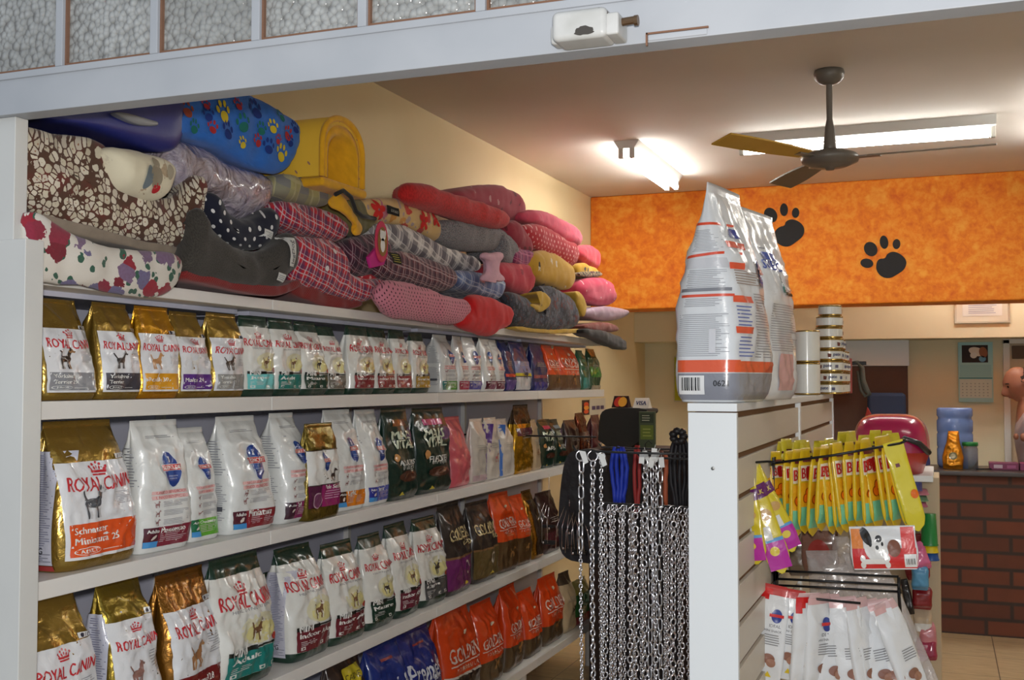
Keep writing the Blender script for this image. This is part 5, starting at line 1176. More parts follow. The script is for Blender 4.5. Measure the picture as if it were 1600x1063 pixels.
for k in range(7): a = 2*PI*k/7; q.lathe([(0,-.012),(.010,-.008),(.014,0),(.010,.008),(0,.012)], n=10, c=(.016*math.cos(a), .004*math.sin(a*2), .016*math.sin(a)))
q.build('ribbon_loops', newmat('black_ribbon', (18, 16, 20), .5), bb_, smooth=True)
for k, (px, col) in enumerate(((1033, (96, 56, 42)), (1040, (176, 88, 54)))):
    strapset(px-4, px+5, 700+8*k, 790, 3.36, col, ('brown leather leash between the tagged chains and the black collars', 'tan orange leash between the tagged chains and the black collars')[k], 'leash', 1)
# black nylon coats hanging in front of the shelf end, with grooming combs
def garment(label, px, Y, mat, name='dog_coat'):
    w = [(p.x, p.z) for p in (at(x, y, 1, Y) for x, y in px)]; loc = (sum(a for a, _ in w)/len(w), Y, max(z for _, z in w))
    r = empty(name, loc, label, 'dog coat'); w2 = outline_smooth([(a-loc[0], c-loc[2]) for a, c in w], 2)
    q = MB(); q.prism(w2, -.025, .025, M=Matrix(((1,0,0,0),(0,0,1,0),(0,1,0,0),(0,0,0,1)))); q.build('coat_cloth', mat, r, bevel=.02, seg=4)
    h = MB(); h.tube([(0,0,-.03), (0,0,.02), (.015,0,.035), (.03,0,.02)], .002, n=6); h.build('hanger_hook', m_wire, r, smooth=True); return r
peg_r = empty('hanging_rail', (XS-.0, 4.9, at(915, 694, 1, 4.9).z+.003), 'thin black rail at the shelf ends carrying the black coat', 'rail'); q = MB(); q.tube([(-.36, 0, .03), (.0, 0, .03), (.32, 0, .03)], .004, n=8); q.build('rail_bar', m_wire, peg_r, smooth=True)
m_nyl = newmat('black_nylon', (36, 36, 42), .45, bump=(12, .6, .02))
garment('black nylon dog coat hanging in front of the shelf ends, left of the chains', [(886,712),(900,703),(935,700),(950,720),(950,800),(946,880),(920,880),(880,872),(874,830),(878,760)], 4.9, m_nyl)
garment('dark cloth hanging behind the dense chains', [(940,702),(1046,702),(1056,760),(1066,900),(1066,1160),(950,1160),(944,900)], 4.6, newmat('dark_sheet', (40, 36, 38), .8, bump=(10, .5, .02)), 'dark_backdrop')  # flat dark backdrop filling the region behind the chains
for k, (px, py) in enumerate(((858, 806), (890, 812), (905, 820))):
    c = at(px, py, 1, 4.86) if k else Vector((XS+.012, at(px, py, 0, XS+.012).y, at(px, py, 0, XS+.012).z)); r = empty('grooming_comb', c, ('steel comb hanging by the maroon-brown bag at the shelf end', 'steel grooming rake with black handle left of the long chain', 'wire muzzle with black straps beside the long chain')[k], 'grooming tool', 'grooming tools by the shelf end', rz=0)
    q = MB()
    for i in range(5 if k else 3): x = (i-2)*.016; q.tube([(x*.7, 0, .06-.01*i), (x*1.6, -.03, -.03), (x*1.9, -.02, -.13)], .0018, n=6); 
    q.tube([(0, 0, .06), (0, .0, (ZS[2]-.02-c.z) if not k else .09)], .0016, n=6); q.build('steel_wires', m_chr, r, smooth=True)
    q = MB(); q.box((-.03, -.006, -.14), (.035, .01, -.12)); q.box((-.035, -.008, -.06), (.03, .006, -.045)); q.build('black_strap', newmat('black_leather', (30, 28, 30), .5), r, bevel=.002)
    for i in range(2): q = MB(); q.lathe([(0,.006),(.005,.005),(.006,0),(.005,-.005),(0,-.006)], n=12, c=(-.025+.03*i, -.016, -.13+.07*i)); q.build('rivet', m_chr, r, smooth=True)

# ================================================================ BLACK WIRE RACKS AND HANGING PACKS ON THE RIGHT
YR = 3.0
def rack(label, Y, z0, z1, arms, xtip):
    x0 = GX1+.003; r = empty('wire_rack', (x0, Y, z0), label, 'wire rack')
    q = MB(); q.box((0, -.03, 0), (.006, .03, z1-z0)); q.box((.0, -.06, z1-z0-.02), (.004, .06, z1-z0-.008)); q.build('back_plate', m_wire, r, bevel=.001)
    for (dy, za, zb, xt) in arms:
        q = MB(); q.tube([(0, dy, za-z0), ((xt-x0)*.5, dy, (za+zb)/2-z0-.004), (xt-x0, dy, zb-z0)], .0032, n=8)
        q.tube([(xt-x0, dy, zb-z0), (xt-x0+.012, dy, zb-z0+.006), (xt-x0+.014, dy+.03, zb-z0+.006)], .0032, n=8); q.build('arm', m_wire, r, smooth=True)
    return r
za, zb = at(1195, 722, 1, YR).z, at(1408, 691, 1, YR).z; xt = at(1408, 691, 1, YR).x
rack('black wire rack holding the yellow packs, upper of two', YR, at(1195, 905, 1, YR).z, za+.015, [(-.045, za, zb, xt), (.05, za-.002, zb-.002, xt-.01)], xt)
zc_, zd_ = at(1220, 905, 1, YR).z, at(1400, 900, 1, YR).z; xt2 = at(1404, 905, 1, YR).x
lr = empty('wire_rack', (GX1+.003, YR, zc_), 'black wire rack crossing below the yellow packs, lower of two', 'wire rack'); o = lr.location
q = MB()
for dz, dy in ((.0, 0), (.018, .02), (-.022, .03)): q.tube([(0, dy, dz), (.12, dy, dz+.002), (xt2-o.x, dy, dz+.004)], .0032, n=8)
q.tube([(xt2-o.x, 0, 0), (xt2-o.x+.006, .03, -.02)], .003, n=8); q.tube([(xt2-o.x, .02, .02), (xt2-o.x, .03, -.03), (xt2-o.x+.01, .05, -.2)], .004, n=8); q.build('cross_bars', m_wire, lr, smooth=True)
q = MB(); q.box((0, -.03, -.22), (.006, .03, .03)); q.build('back_plate', m_wire, lr, bevel=.001)
zl = at(1245, 932, 1, YR-.12).z
q = MB(); q.tube([(0, -.12, zl-o.z), (at(1345, 945, 1, YR-.12).x-o.x, -.12, zl-.006-o.z)], .0032, n=8); q.tube([(0, 0, zl-o.z), (0, -.12, zl-o.z)], .0032, n=8); q.build('hook_bar', m_wire, lr, smooth=True)

def pouch(name, tp, bt, Y, Wd, D, phi, label, cat, group, seed, wts=None, tops=None, **kw):
    """hanging flat pouch from its top to its bottom point, on plane y=Y"""
    t = at(tp[0], tp[1], 1, Y); b_ = at(bt[0], bt[1], 1, Y); H = (t-b_).length; til = math.atan2(t.x-b_.x, t.z-b_.z)
    R = Matrix.Rotation(til, 4, 'Y') @ Matrix.Rotation(phi, 4, 'Z')
    r = empty(name, b_, label, cat, group, rot=R.to_euler())
    make_bag(r, Wd, H, D, seed, wts=wts or [(0,.80),(.06,.92),(.2,1),(.8,1),(.92,.9),(1,.75)], tops=tops or [(0,.06),(.06,.2),(.22,1.),(.7,.9),(.86,.3),(.93,.06),(1,.05)], gus=0, amp=kw.pop('amp', .35), **kw)
    return r
def yp(p):
    W, H = p.W, p.H; p.step = .006
    p.rect(-.9, .62, .9, .80, (236, 226, 200), 0); p.rect(-.15, .63, .35, .79, (186, 30, 34), 1); p.text('BIFE', .0, .71, W*1.7, (186, 26, 30), 2, h=H*.12, bold=.05)
    p.rect(-.9, .32, .9, .60, (232, 170, 30), 0); 
    for x, y in ((-.35, .42), (.30, .40), (.0, .49)): p.ell(x, y, W*.42, H*.055, (150, 60, 10), 1, n=14); p.ell(x, y, W*.36, H*.046, (238, 120, 20), 2, n=14)
    p.rect(-.9, .10, .9, .32, (120, 200, 160), 0); p.rect(-.6, .84, .6, .88, (110, 40, 50), 1)
YC = (220, 184, 30)
tops_px = [(1207,726),(1220,722),(1234,720),(1247,718),(1258,716),(1272,714),(1283,713),(1295,711),(1306,709),(1316,707),(1324,706),(1337,704),(1349,702),(1361,700),(1372,698),(1382,696),(1391,695)]
bot_px = [(1206,798),(1216,812),(1236,824),(1244,841),(1258,834),(1270,838),(1284,830),(1302,835),(1314,836),(1324,832),(1334,826),(1346,826),(1361,831),(1374,827),(1393,826),(1403,826),(1424,830)]
for i, (t, b_) in enumerate(zip(tops_px, bot_px)):
    nm = 'leftmost' if i == 0 else ''
    pouch('snack_pack', (t[0], t[1]-16), b_, YR-.012+.006*(i % 3), .066, .013, math.radians(66+((i*37) % 9)-4), 'yellow snack pack with red lettering, orange pictures and mint foot, in the hanging row', 'snack pack', 'yellow snack packs hanging in a row', 60+i,
          wts=[(0,.08),(.06,.72),(.14,.96),(.8,1),(.92,.75),(1,.62)], tops=[(0,.03),(.06,.15),(.2,.95),(.5,1.),(.78,.9),(.9,.12),(1,.04)], body=YC, front=yp)
pouch('snack_pack', (1392, 690), (1436, 830), YR-.03, .052, .016, math.radians(24), 'plain side of a yellow snack pack, rightmost and most slanted of the hanging row', 'snack pack', None, 88, wts=[(0,.1),(.06,.8),(.14,1),(1,1)], body=(216, 200, 48), front=lambda p: (p.ell(.5, .4, p.W*.4, p.H*.05, (226, 110, 20), 1), p.rect(-.5, .72, -.1, .76, (110, 50, 60), 1)))
# crumpled tops of the packs hung behind the first arm
rnd = random.Random(5)
for i in range(15):
    px = 1216+i*13+rnd.uniform(-3, 3); py = 716-i*1.5
    pouch('snack_pack', (px, py-18-rnd.uniform(0, 12)), (px+rnd.uniform(-2, 4), 806), YR+.085+.01*(i % 2), .06, .011, math.radians(60+rnd.uniform(-7, 7)), 'yellow snack pack of the back row, only its crumpled top showing above the arm', 'snack pack', 'back row of yellow snack packs', 120+i, body=(196, 180, 40), front=lambda p: p.rect(-.5, .84, .4, .87, (90, 40, 50), 1), amp=1.0)
def vp(p):
    p.rect(-.92, .66, .92, .78, (94, 30, 92), 0, sh=.03); p.text('MILK', 0, .72, p.W*1.1, (200, 180, 90), 1, bold=.02); p.ell(.1, .52, p.W*.5, p.H*.05, (190, 150, 90), 1); p.rect(-.9, .04, .9, .28, (176, 40, 150), 0); p.rect(-.9, .28, .9, .31, (90, 150, 200), 0)
    p.rect(-.5, .3, .1, .42, (206, 206, 204), 1); p.ell(-.1, .2, p.W*.4, p.H*.04, (214, 190, 60), 1)
for i, (t, b_, ph, lb) in enumerate((((1160,735),(1183,882),-12,'leftmost'), ((1166,722),(1224,896),14,'middle'), ((1178,728),(1240,862),34,'rightmost'))):
    pouch('snack_pack', t, b_, 2.70+.02*i, .058, .018, math.radians(ph), 'yellow and purple snack pack with magenta foot beside the white end panel, %s of three' % lb, 'snack pack', 'yellow and purple packs by the end panel', 150+i, wts=[(0,.15),(.07,.8),(.15,1),(1,.8)], body=(206, 186, 44), front=vp, amp=.6)
pg = at(1165, 722, 1, 2.72); r = empty('peg_hook', (GX1, 2.72, pg.z), 'short black peg hook carrying the three purple and yellow packs', 'hook'); q = MB(); q.tube([(0, 0, 0), (.03, -.02, .004), (.05, -.04, .004)], .003, n=8); q.build('hook_bar', m_wire, r, smooth=True)
# white and red snack packs below
def wp(oval_=True, face=True):
    def f(p):
        W, H = p.W, p.H
        p.rect(-.95, .90, -.1, .96, (206, 34, 34) if face else (214, 170, 170), 0)
        if face: p.rect(-.95, .80, -.55, .90, (206, 34, 34), 0); p.rect(-.55, .85, -.3, .90, (206, 34, 34), 0)
        if oval_: p.ell(.35, .70, W*.34, H*.07, (40, 60, 140), 1); p.rect(-.1, .69, .8, .72, (206, 40, 44), 2); p.text('IDEAL', .3, .60, W*.7, (60, 60, 70), 1); p.text('MINI SNACK', .2, .55, W*1.1, (70, 70, 80), 1)
        p.lines(-.3, .7, .40, .52, 5, (120, 120, 124), 1); p.ell(.1, .27, W*.42, H*.05, (140, 96, 80), 1); p.ell(.3, .23, W*.3, H*.045, (160, 116, 96), 2)
        p.poly([(-.1, .08), (.35, .08), (.12, .14)], (220, 190, 40), 2)
    return f
wt_ = [((1213,915),(1196,1068),-8),((1240,921),(1228,1062),-4),((1262,925),(1256,1080),40),((1280,927),(1276,1085),50),((1298,930),(1301,1090),30),((1316,932),(1336,1095),12),((1338,934),(1362,1095),48),((1354,938),(1386,1095),25),((1366,938),(1408,1095),10),((1376,940),(1438,1095),45)]
for i, (t, b_, ph) in enumerate(wt_):
    pouch('snack_pack', t, b_, 2.86+.012*i, .078 if ph < 20 else .085, .022, math.radians(ph), ('white and red snack pack with blue oval, leftmost of the lower fan' if i == 0 else 'white and red snack pack with a yellow warning triangle, second of the lower fan' if i == 1 else 'white and red snack pack fanned out in the lower hanging group'), 'snack pack', None if i < 2 else 'white snack packs of the lower fan', 180+i, body=(222, 224, 226), top=(190, 60, 60) if i in (0, 1) else (206, 170, 170), tk=.9, front=wp(i in (0, 1, 3), i < 3), amp=.6)
# clear bags with chews behind them
m_clear = newmat('clear_film', (214, 206, 204), .12, 0, 1.0, bump=(26, 1., .012, 1.5)); 
nt = m_clear.node_tree; tr_ = nt.nodes.new('ShaderNodeBsdfTransparent'); mx = nt.nodes.new('ShaderNodeMixShader'); mx.inputs[0].default_value = .42
nt.links.new(tr_.outputs[0], mx.inputs[1]); nt.links.new(pm(m_clear).outputs[0], mx.inputs[2]); nt.links.new(mx.outputs[0], nt.nodes['Material Output'].inputs[0])
m_chew = newmat('rawhide_chew', (196, 176, 140), .6)
def clearbag(t, b_, Y, Wd, ph, label, seed):
    T = at(t[0], t[1], 1, Y); B_ = at(b_[0], b_[1], 1, Y); H = (T-B_).length; til = math.atan2(T.x-B_.x, T.z-B_.z)
    r = empty('chew_bag', B_, label, 'clear bag', 'clear bags of chews in the rack', rot=(Matrix.Rotation(til, 4, 'Y') @ Matrix.Rotation(ph, 4, 'Z')).to_euler())
    INKS[((1, 1, seed), 'film')] = m_clear
    make_bag(r, Wd, H, .03, seed, (1, 1, seed), gus=0, amp=1.2, tops=[(0,.1),(.1,.8),(.3,1.),(.7,.8),(.9,.3),(1,.08)])
    q = MB(); rn = random.Random(seed)
    for k in range(5): x = rn.uniform(-.3, .3)*Wd; q.tube([(x-.01, 0, .03+.035*k), (x+.012, .002, .03+.035*k+.03)], [.009, .010], n=8)
    q.build('chews', m_chew, r, smooth=True); return r
clearbag((1345,858), (1440,1075), 3.12, .10, .1, 'tall clear bag of pale chews, rightmost and most slanted in the lower rack', 201)
clearbag((1312,880), (1352,1075), 3.14, .10, .2, 'tall clear bag of chews hanging behind the middle of the white packs', 202)
clearbag((1285,860), (1300,1000), 3.16, .09, -.2, 'clear bag of chews behind the left white packs', 203)
clearbag((1328,838), (1332,905), 3.2, .10, 0, 'small clear bag under the yellow packs, left of the red dog bag', 204)
pouch('snack_pack', (1281,828), (1283,896), 3.22, .10, .03, -.1, 'small reddish clear-fronted pouch under the left yellow packs', 'snack pack', None, 205, body=(120, 84, 72), front=lambda p: (p.ell(0, .5, p.W*.6, p.H*.3, (150, 50, 44), 0), p.ell(-.3, .25, p.W*.25, p.H*.12, (190, 196, 210), 1)))
pouch('snack_pack', (1250,830), (1252,900), 3.24, .07, .03, .1, 'small brown clear-fronted pouch at the left below the yellow packs', 'snack pack', None, 206, body=(110, 92, 74), front=None)
def dal(p):
    W, H = p.W, p.H; p.step = .01
    p.rect(-.95, .03, .97, .5, (206, 30, 30), 0); p.rect(.55, .1, .95, .97, (214, 40, 34), 0); p.rect(-.95, .5, -.6, .95, (226, 130, 40), 0)
    p.ell(-.25, .55, W*.33, H*.34, (226, 226, 224), 1); p.ell(-.05, .42, W*.20, H*.16, (230, 230, 228), 2); p.ell(-.5, .78, W*.14, H*.22, (30, 28, 28), 2, .4); p.ell(-.12, .72, W*.10, H*.08, (40, 38, 38), 2)
    p.ell(-.18, .52, W*.05, H*.05, (20, 20, 20), 3); p.ell(-.38, .6, W*.05, H*.06, (20, 20, 20), 3); p.ell(-.02, .6, W*.035, H*.05, (20, 20, 20), 3)
    p.rect(-.62, .14, .08, .26, (232, 230, 226), 3)
    for x in (-.64, .10):
        for y in (.12, .27): p.ell(x, y, W*.08, H*.08, (232, 230, 226), 3)
    p.ell(.32, .5, W*.2, H*.2, (130, 80, 60), 2); p.rect(.60, .06, .96, .36, (224, 224, 222), 2)
    for k in range(6): p.rect(.66+.045*k, .12, .675+.045*k+.008*(k % 2), .26, (40, 40, 40), 3)
pouch('treat_bag', (1378,822), (1384,890), 2.92, .158, .02, -.02, 'red treat bag with a spotted white dog and a bone, below the yellow packs', 'treat bag', None, 210, wts=[(0,.95),(.1,1),(.9,1),(1,.98)], body=(224, 226, 228), front=dal, amp=.4)

# ================================================================ GOODS ON THE STAND BEHIND THE RACK
m_bei = newmat('beige_board', (196, 178, 148), .6)
sx0, sx1 = at(1330, 900, 1, 4.9).x-.06, at(1470, 900, 1, 4.9).x
box_ = empty('goods_stand', ((sx0+sx1)/2, 5.05, 0), 'narrow beige stand behind the rack holding the pink pet carrier', 'stand'); o = box_.location
q = MB(); q.box((sx0-o.x, -.06, 0), (sx1-o.x, .25, 1.20)); q.build('column', m_bei, box_, bevel=.004)
q = MB(); q.box((sx0-o.x-.01, -.30, 1.20), (at(1458, 740, 1, 4.75).x-o.x, .26, 1.225)); q.build('top_board', m_wl, box_, bevel=.002)
# pet carrier / hooded tray
m_pk = newmat('crimson_plastic', (176, 26, 84), .22, 0, .8)
c0 = at(1332, 735, 1, 4.82); c1 = at(1452, 648, 1, 4.82)
cr = empty('pet_carrier', ((c0.x+c1.x)/2, 4.9, 1.226), 'glossy crimson plastic pet carrier top above the yellow packs', 'pet carrier')
hwx = (c1.x-c0.x)/2; htz = c1.z-1.226
def dome(mb, a, b_, h, z0, N=36, R=12, ex=3.2):
    vs = []; fs = []
    for j in range(R+1):
        f = PI/2*j/R; cs, sn = math.cos(f), math.sin(f)
        rr = cs**.45 if j < R else 0; zz = z0+h*sn**.8
        for i in range(N):
            t = 2*PI*i/N; c, s_ = math.cos(t), math.sin(t); k = (abs(c)**ex+abs(s_)**ex)**(-1/ex); vs.append((a*c*k*rr, b_*s_*k*rr, zz))
    for j in range(R):
        for i in range(N): i2 = (i+1) % N; fs.append((j*N+i, j*N+i2, (j+1)*N+i2, (j+1)*N+i))
    mb.add(vs, fs)
q = MB(); dome(q, hwx, .19, htz-.09, .09); q.build('hood', m_pk, cr, smooth=True)
q = MB(); q.lathe([(0,0),(.8,0),(.97,.08),(1.0,.09),(1.0,.097),(.9,.097)], n=40, M=Matrix.Diagonal((hwx*1.02, .195, 1, 1))); q.build('base_tray', newmat('red_plastic', (196, 40, 36), .3, 0, .5), cr, smooth=True)
q = MB(); q.tube([(hwx*.1, -.185, .10), (hwx*.4, -.20, .15), (hwx*.75, -.19, .13), (hwx*.98, -.13, .09)], .012, n=10); q.build('door_latch', newmat('dark_grey_plastic', (44, 44, 48), .3), cr, smooth=True)
def bowl(px0, px1, pt, pb, Y, col, label, inv=True, name='plastic_bowl', cat='bowl', grp=None):
    a = at(px0, pb, 1, Y); c = at(px1, pt, 1, Y); r = (c.x-a.x)/2; h = c.z-a.z; e = empty(name, ((a.x+c.x)/2, Y, a.z), label, cat, grp); m = newmat('plastic_%02x%02x%02x' % col, col, .35, 0, .3)
    pr = [(r,0),(r,.004),(r*.93,.006),(r*.76,h),(0,h),] if inv else [(0,0),(r*.78,0),(r,h),(r*1.02,h),(r*.95,h),(r*.74,.005),(0,.005)]
    q = MB(); q.lathe(pr, n=36); q.build('bowl_body', m, e, smooth=True); return e
bowl(1402, 1442, 703, 765, 4.92, (84, 96, 176), 'lavender-blue plastic cup standing right of the yellow packs')
bowl(1424, 1452, 764, 772, 4.93, (206, 130, 150), 'thin pink plastic plate below the lavender-blue cup')
bowl(1424, 1451, 775, 782, 4.93, (110, 150, 120), 'thin green plastic plate below the pink one')
bowl(1424, 1450, 785, 791, 4.93, (196, 110, 140), 'lowest thin pink plastic plate of the pile')
bowl(1438, 1466, 803, 851, 4.92, (30, 130, 62), 'green plastic cup, top of the nested green, yellow and blue stack')
bowl(1439, 1467, 843, 862, 4.92, (222, 196, 30), 'yellow plastic cup in the middle of the nested stack')
bowl(1440, 1468, 858, 874, 4.92, (30, 84, 160), 'blue plastic cup at the bottom of the nested stack')
def hang(t, b_, Y, W_, D, col, label, name='toy_pack', front=None, ph=0., amp=.8, cat='hanging pack'): return pouch(name, t, b_, Y, W_, D, ph, label, cat, None, int(t[0]*3+t[1]), body=col, front=front, amp=amp)
hang((1424,835),(1436,905), 4.95, 0.101, .05, (150, 26, 40), 'dark red packaged toy hanging above the pink one, right of the red dog bag')
hang((1428,848),(1444,890), 4.90, 0.073, .05, (226, 110, 160), 'fluffy pink toy hanging right of the red dog bag')
hang((1438,884),(1438,922), 4.90, 0.067, .04, (90, 160, 206), 'sky blue toy directly under the fluffy pink one')
hang((1441,916),(1441,952), 4.95, 0.078, .045, (136, 24, 34), 'dark red folded cloth below the sky blue toy')
hang((1442,952),(1444,1000), 4.95, 0.073, .03, (196, 176, 150), 'beige pack with a white strip under the dark red cloth', front=lambda p: p.rect(-.9, .3, .9, .55, (224, 222, 218), 0))
hang((1448,972),(1452,1012), 4.95, 0.067, .04, (206, 130, 140), 'pale pink pack near the stand foot')
hang((1446,996),(1450,1032), 4.93, 0.078, .03, (160, 36, 76), 'magenta strip pack, lowest of the coloured packs by the stand')
hang((1412,905),(1424,960), 4.93, 0.034, .03, (26, 26, 30), 'narrow black pack hanging beside the slanted clear bag')
hang((1436,690),(1444,728), 4.95, 0.056, .03, (30, 44, 110), 'white and navy label pack at the right edge of the crimson carrier', front=lambda p: p.rect(-.9, .6, .9, .95, (220, 220, 220), 0))

# ================================================================ BACK OF THE SHOP
m_brick = newmat('brick_facing', (110, 60, 40), .75); b = NB(m_brick); n = b.node('ShaderNodeTexBrick'); b.t.links.new(b.obj((1, 0, 1)), n.inputs['Vector'])
mp = b.node('ShaderNodeCombineXYZ'); xs = b.sep(b.obj()); b.t.links.new(xs[0], mp.inputs[0]); b.t.links.new(xs[2], mp.inputs[1]); b.t.links.new(mp.outputs[0], n.inputs['Vector'])
n.inputs['Color1'].default_value = lin((118, 64, 44)); n.inputs['Color2'].default_value = lin((98, 54, 40)); n.inputs['Mortar'].default_value = lin((58, 48, 44)); n.inputs['Scale'].default_value = 1
n.inputs['Brick Width'].default_value = .30; n.inputs['Row Height'].default_value = .105; n.inputs['Mortar Size'].default_value = .017; n.inputs['Mortar Smooth'].default_value = .7
c = b.mix(b.ramp(b.noise(b.obj(), 7, 5), [(.35, (0,0,0)), (.75, (150,150,150))]), n.outputs['Color'], lin((70, 46, 36))); b.out(c); b.bump(n.outputs['Fac'], -.8, .01)
ct = empty('brick_counter', (1.0, 7.9, 0), 'brick-fronted service counter with a dark top at the back of the shop', 'counter')
q = MB(); q.box((-1.25, -.25, 0), (1.4, .22, 1.005)); q.build('brick_front', m_brick, ct, bevel=.003)
q = MB(); q.box((-1.28, -.28, 1.005), (1.43, .27, 1.035)); q.build('counter_top', newmat('dark_stone', (60, 50, 46), .3, bump=(40, .1, .001)), ct, bevel=.004)
CT = 1.036
# water jug
m_jug = newmat('blue_jug_plastic', (126, 156, 222), .12, 0, .3, **{'Transmission Weight': .25})
a = at(1464, 700, 1, 7.98); c = at(1520, 637, 1, 7.98); rj = (c.x-a.x)/2
jg = empty('water_jug', ((a.x+c.x)/2, 7.98, CT), 'blue water jug standing on the brick counter', 'water jug'); h = c.z-CT
q = MB(); q.lathe([(0,0),(rj*.9,0),(rj,.02),(rj,h*.30),(rj*.95,h*.33),(rj,h*.36),(rj,h*.55),(rj*.95,h*.58),(rj,h*.61),(rj,h*.78),(rj*.93,h*.81),(rj*.93,h*.84),(rj,h*.87),(rj,h*.97),(rj*.93,h),(0,h)], n=40); q.build('jug_body', m_jug, jg, smooth=True)
r = pouch('snack_bag', (1489, 673), (1489, 732), 7.80, .13, .08, 0, 'orange foil snack bag standing in front of the blue water jug', 'snack bag', None, 222, body=(216, 140, 30), kind='gold', front=lambda p: (p.ell(.0, .35, p.W*.4, p.H*.1, (120, 110, 60), 1), p.ell(.0, .35, p.W*.25, p.H*.06, (200, 190, 150), 2)), tops=[(0,.8),(.1,1),(.6,.8),(.9,.4),(1,.3)], wts=[(0,.95),(.3,1),(.5,.85),(.75,.62),(1,.5)], amp=1.5)
r.location.z = CT
a = at(1504, 728, 1, 7.86); c = at(1528, 690, 1, 7.86); rj = (c.x-a.x)/2
jr = empty('glass_jar', ((a.x+c.x)/2, 7.86, CT), 'clear jar with a green lid on the brick counter', 'jar')
q = MB(); q.lathe([(0,0),(rj,0),(rj,.13),(rj*.9,.14),(rj*.9,.15)], n=30); q.build('jar_body', newmat('clear_jar', (220, 220, 214), .08, **{'Transmission Weight': .8}), jr, smooth=True)
q = MB(); q.lathe([(0,.172),(rj*1.0,.172),(rj*1.03,.165),(rj*1.03,.148),(rj*.9,.148)], n=30); q.build('lid', newmat('green_lid', (30, 130, 60), .4), jr, smooth=True)
for k, (x0, x1, lb) in enumerate(((1546, 1592, 'flat purple-maroon box on the counter, in front of the man'), (1594, 1660, 'second flat purple-maroon box on the counter, at the right edge'))):
    a = at(x0, 728, 1, 7.80); c = at(x1, 728, 1, 7.80); e = empty('flat_box', ((a.x+c.x)/2, 7.86, CT), lb, 'box'); w = (c.x-a.x)/2
    q = MB(); q.box((-w, -.06, 0), (w, .08, .045)); q.build('carton_box', newmat('maroon_box', (122, 40, 84), .4), e, bevel=.002)
    p = Print(planef((0, -.06, 0), (1, 0, 0), (0, 0, 1), (0, -1, 0)), 'paper', w, .045); p.rect(-.7, .25, -.1, .75, (196, 176, 190), 0); p.rect(.2, .25, .8, .7, (160, 90, 130), 0); p.build('printing', e)
e = empty('pen', (at(1536, 728, 1, 7.75).x, 7.75, CT+.006), 'thin black pen lying on the counter beside the flat boxes', 'pen'); q = MB(); q.tube([(-.04, 0, 0), (.05, .04, 0)], .005, n=8); q.build('pen_body', m_wire, e, smooth=True)
# door, white board, strap, chair, calendar, certificate, posters
YW = 8.852
def wl(x0, y0, x1, y1, Y): a = at(x0, y1, 1, Y); c = at(x1, y0, 1, Y); return a.x, a.z, c.x, c.z
x0, z0, x1, z1 = wl(1326, 560, 1418, 700, YW-.03)
structure(box('door_1', (x0-.15, YW-.04, 0), (x1, YW, z1), newmat('dark_brown_door', (84, 54, 38), .6, bump=(8, .1, .003)), bevel=.003))
x0, z0, x1, z1 = wl(1300, 527, 1420, 572, YW-.06)
wb_ = empty('white_board', ((x0+x1)/2, YW-.05, z0), 'plain white board mounted above the dark brown door', 'board'); q = MB(); q.box((-(x1-x0)/2, -.02, 0), ((x1-x0)/2, .01, z1-z0)); q.build('board_panel', newmat('bluish_white', (214, 220, 226), .4), wb_, bevel=.002)
x0, z0, x1, z1 = wl(1570, 529, 1700, 735, YW)
q = MB(); q.box((x0, YW-.04, 0), (x0+.045, YW+.006, z1)); q.box((x0, YW-.04, z1-.03), (x0+.9, YW+.006, z1+.015)); q.box((x0+.86, YW-.04, 0), (x0+.9, YW+.006, z1)); d2 = structure(q.build('door_2', newmat('white_door_frame', (216, 214, 208), .5), bevel=.003))
q = MB(); q.box((x0+.045, YW-.01, 0), (x0+.86, YW+.004, z1-.03)); q.build('door_panel', wallmat('pale_door', (206, 188, 160), (196, 178, 150)), d2)
q = MB(); q.box((x0+.06, YW-.03, z1-.14), (x0+.40, YW-.012, z1-.045)); q.build('door_vent', newmat('brown_vent', (96, 76, 58), .7), d2, bevel=.003)
x0, z0, x1, z1 = wl(1498, 534, 1551, 628, YW-.02)
cl = empty('wall_calendar', ((x0+x1)/2, YW-.01, z0), 'light teal wall calendar with an animal photo on the cream back wall', 'calendar'); w = (x1-x0)/2; h = z1-z0
q = MB(); q.box((-w, -.006, 0), (w, .006, h)); q.build('backing_card', newmat('teal_card', (160, 206, 208), .6), cl, bevel=.001)
p = Print(planef((0, -.006, 0), (1, 0, 0), (0, 0, 1), (0, -1, 0)), 'paper', w, h)
p.rect(-.78, .66, .72, .95, (44, 28, 24), 0); p.ell(.1, .84, w*.5, h*.07, (222, 206, 190), 1, -.3); p.ell(.45, .83, w*.24, h*.09, (150, 92, 60), 2, .2); p.ell(-.1, .78, w*.2, h*.05, (226, 216, 206), 2); p.ell(.4, .72, w*.2, h*.05, (110, 160, 190), 2)
p.rect(-.9, .42, .9, .62, (146, 198, 204), 0); p.rect(-.95, .39, .95, .41, (70, 140, 150), 1); p.rect(-.92, .07, .92, .38, (196, 212, 206), 0)
for i in range(7):
    for j in range(5): p.rect(-.8+.24*i, .10+.05*j, -.72+.24*i, .118+.05*j, (150, 170, 170), 1)
p.build('printing', cl)
x0, z0, x1, z1 = wl(1492, 474, 1578, 505, 8.50)
fr = empty('framed_certificate', ((x0+x1)/2, 8.515, z0), 'framed certificate in a silvery frame under the orange beam', 'framed certificate'); w = (x1-x0)/2; h = .20
q = MB(); q.box((-w, -.012, 0), (w, .002, .012)); q.box((-w, -.012, h-.012), (w, .002, h)); q.box((-w, -.012, .012), (-w+.012, .002, h-.012)); q.box((w-.012, -.012, .012), (w, .002, h-.012)); q.build('frame', newmat('silver_frame', (176, 168, 146), .3, .8), fr)
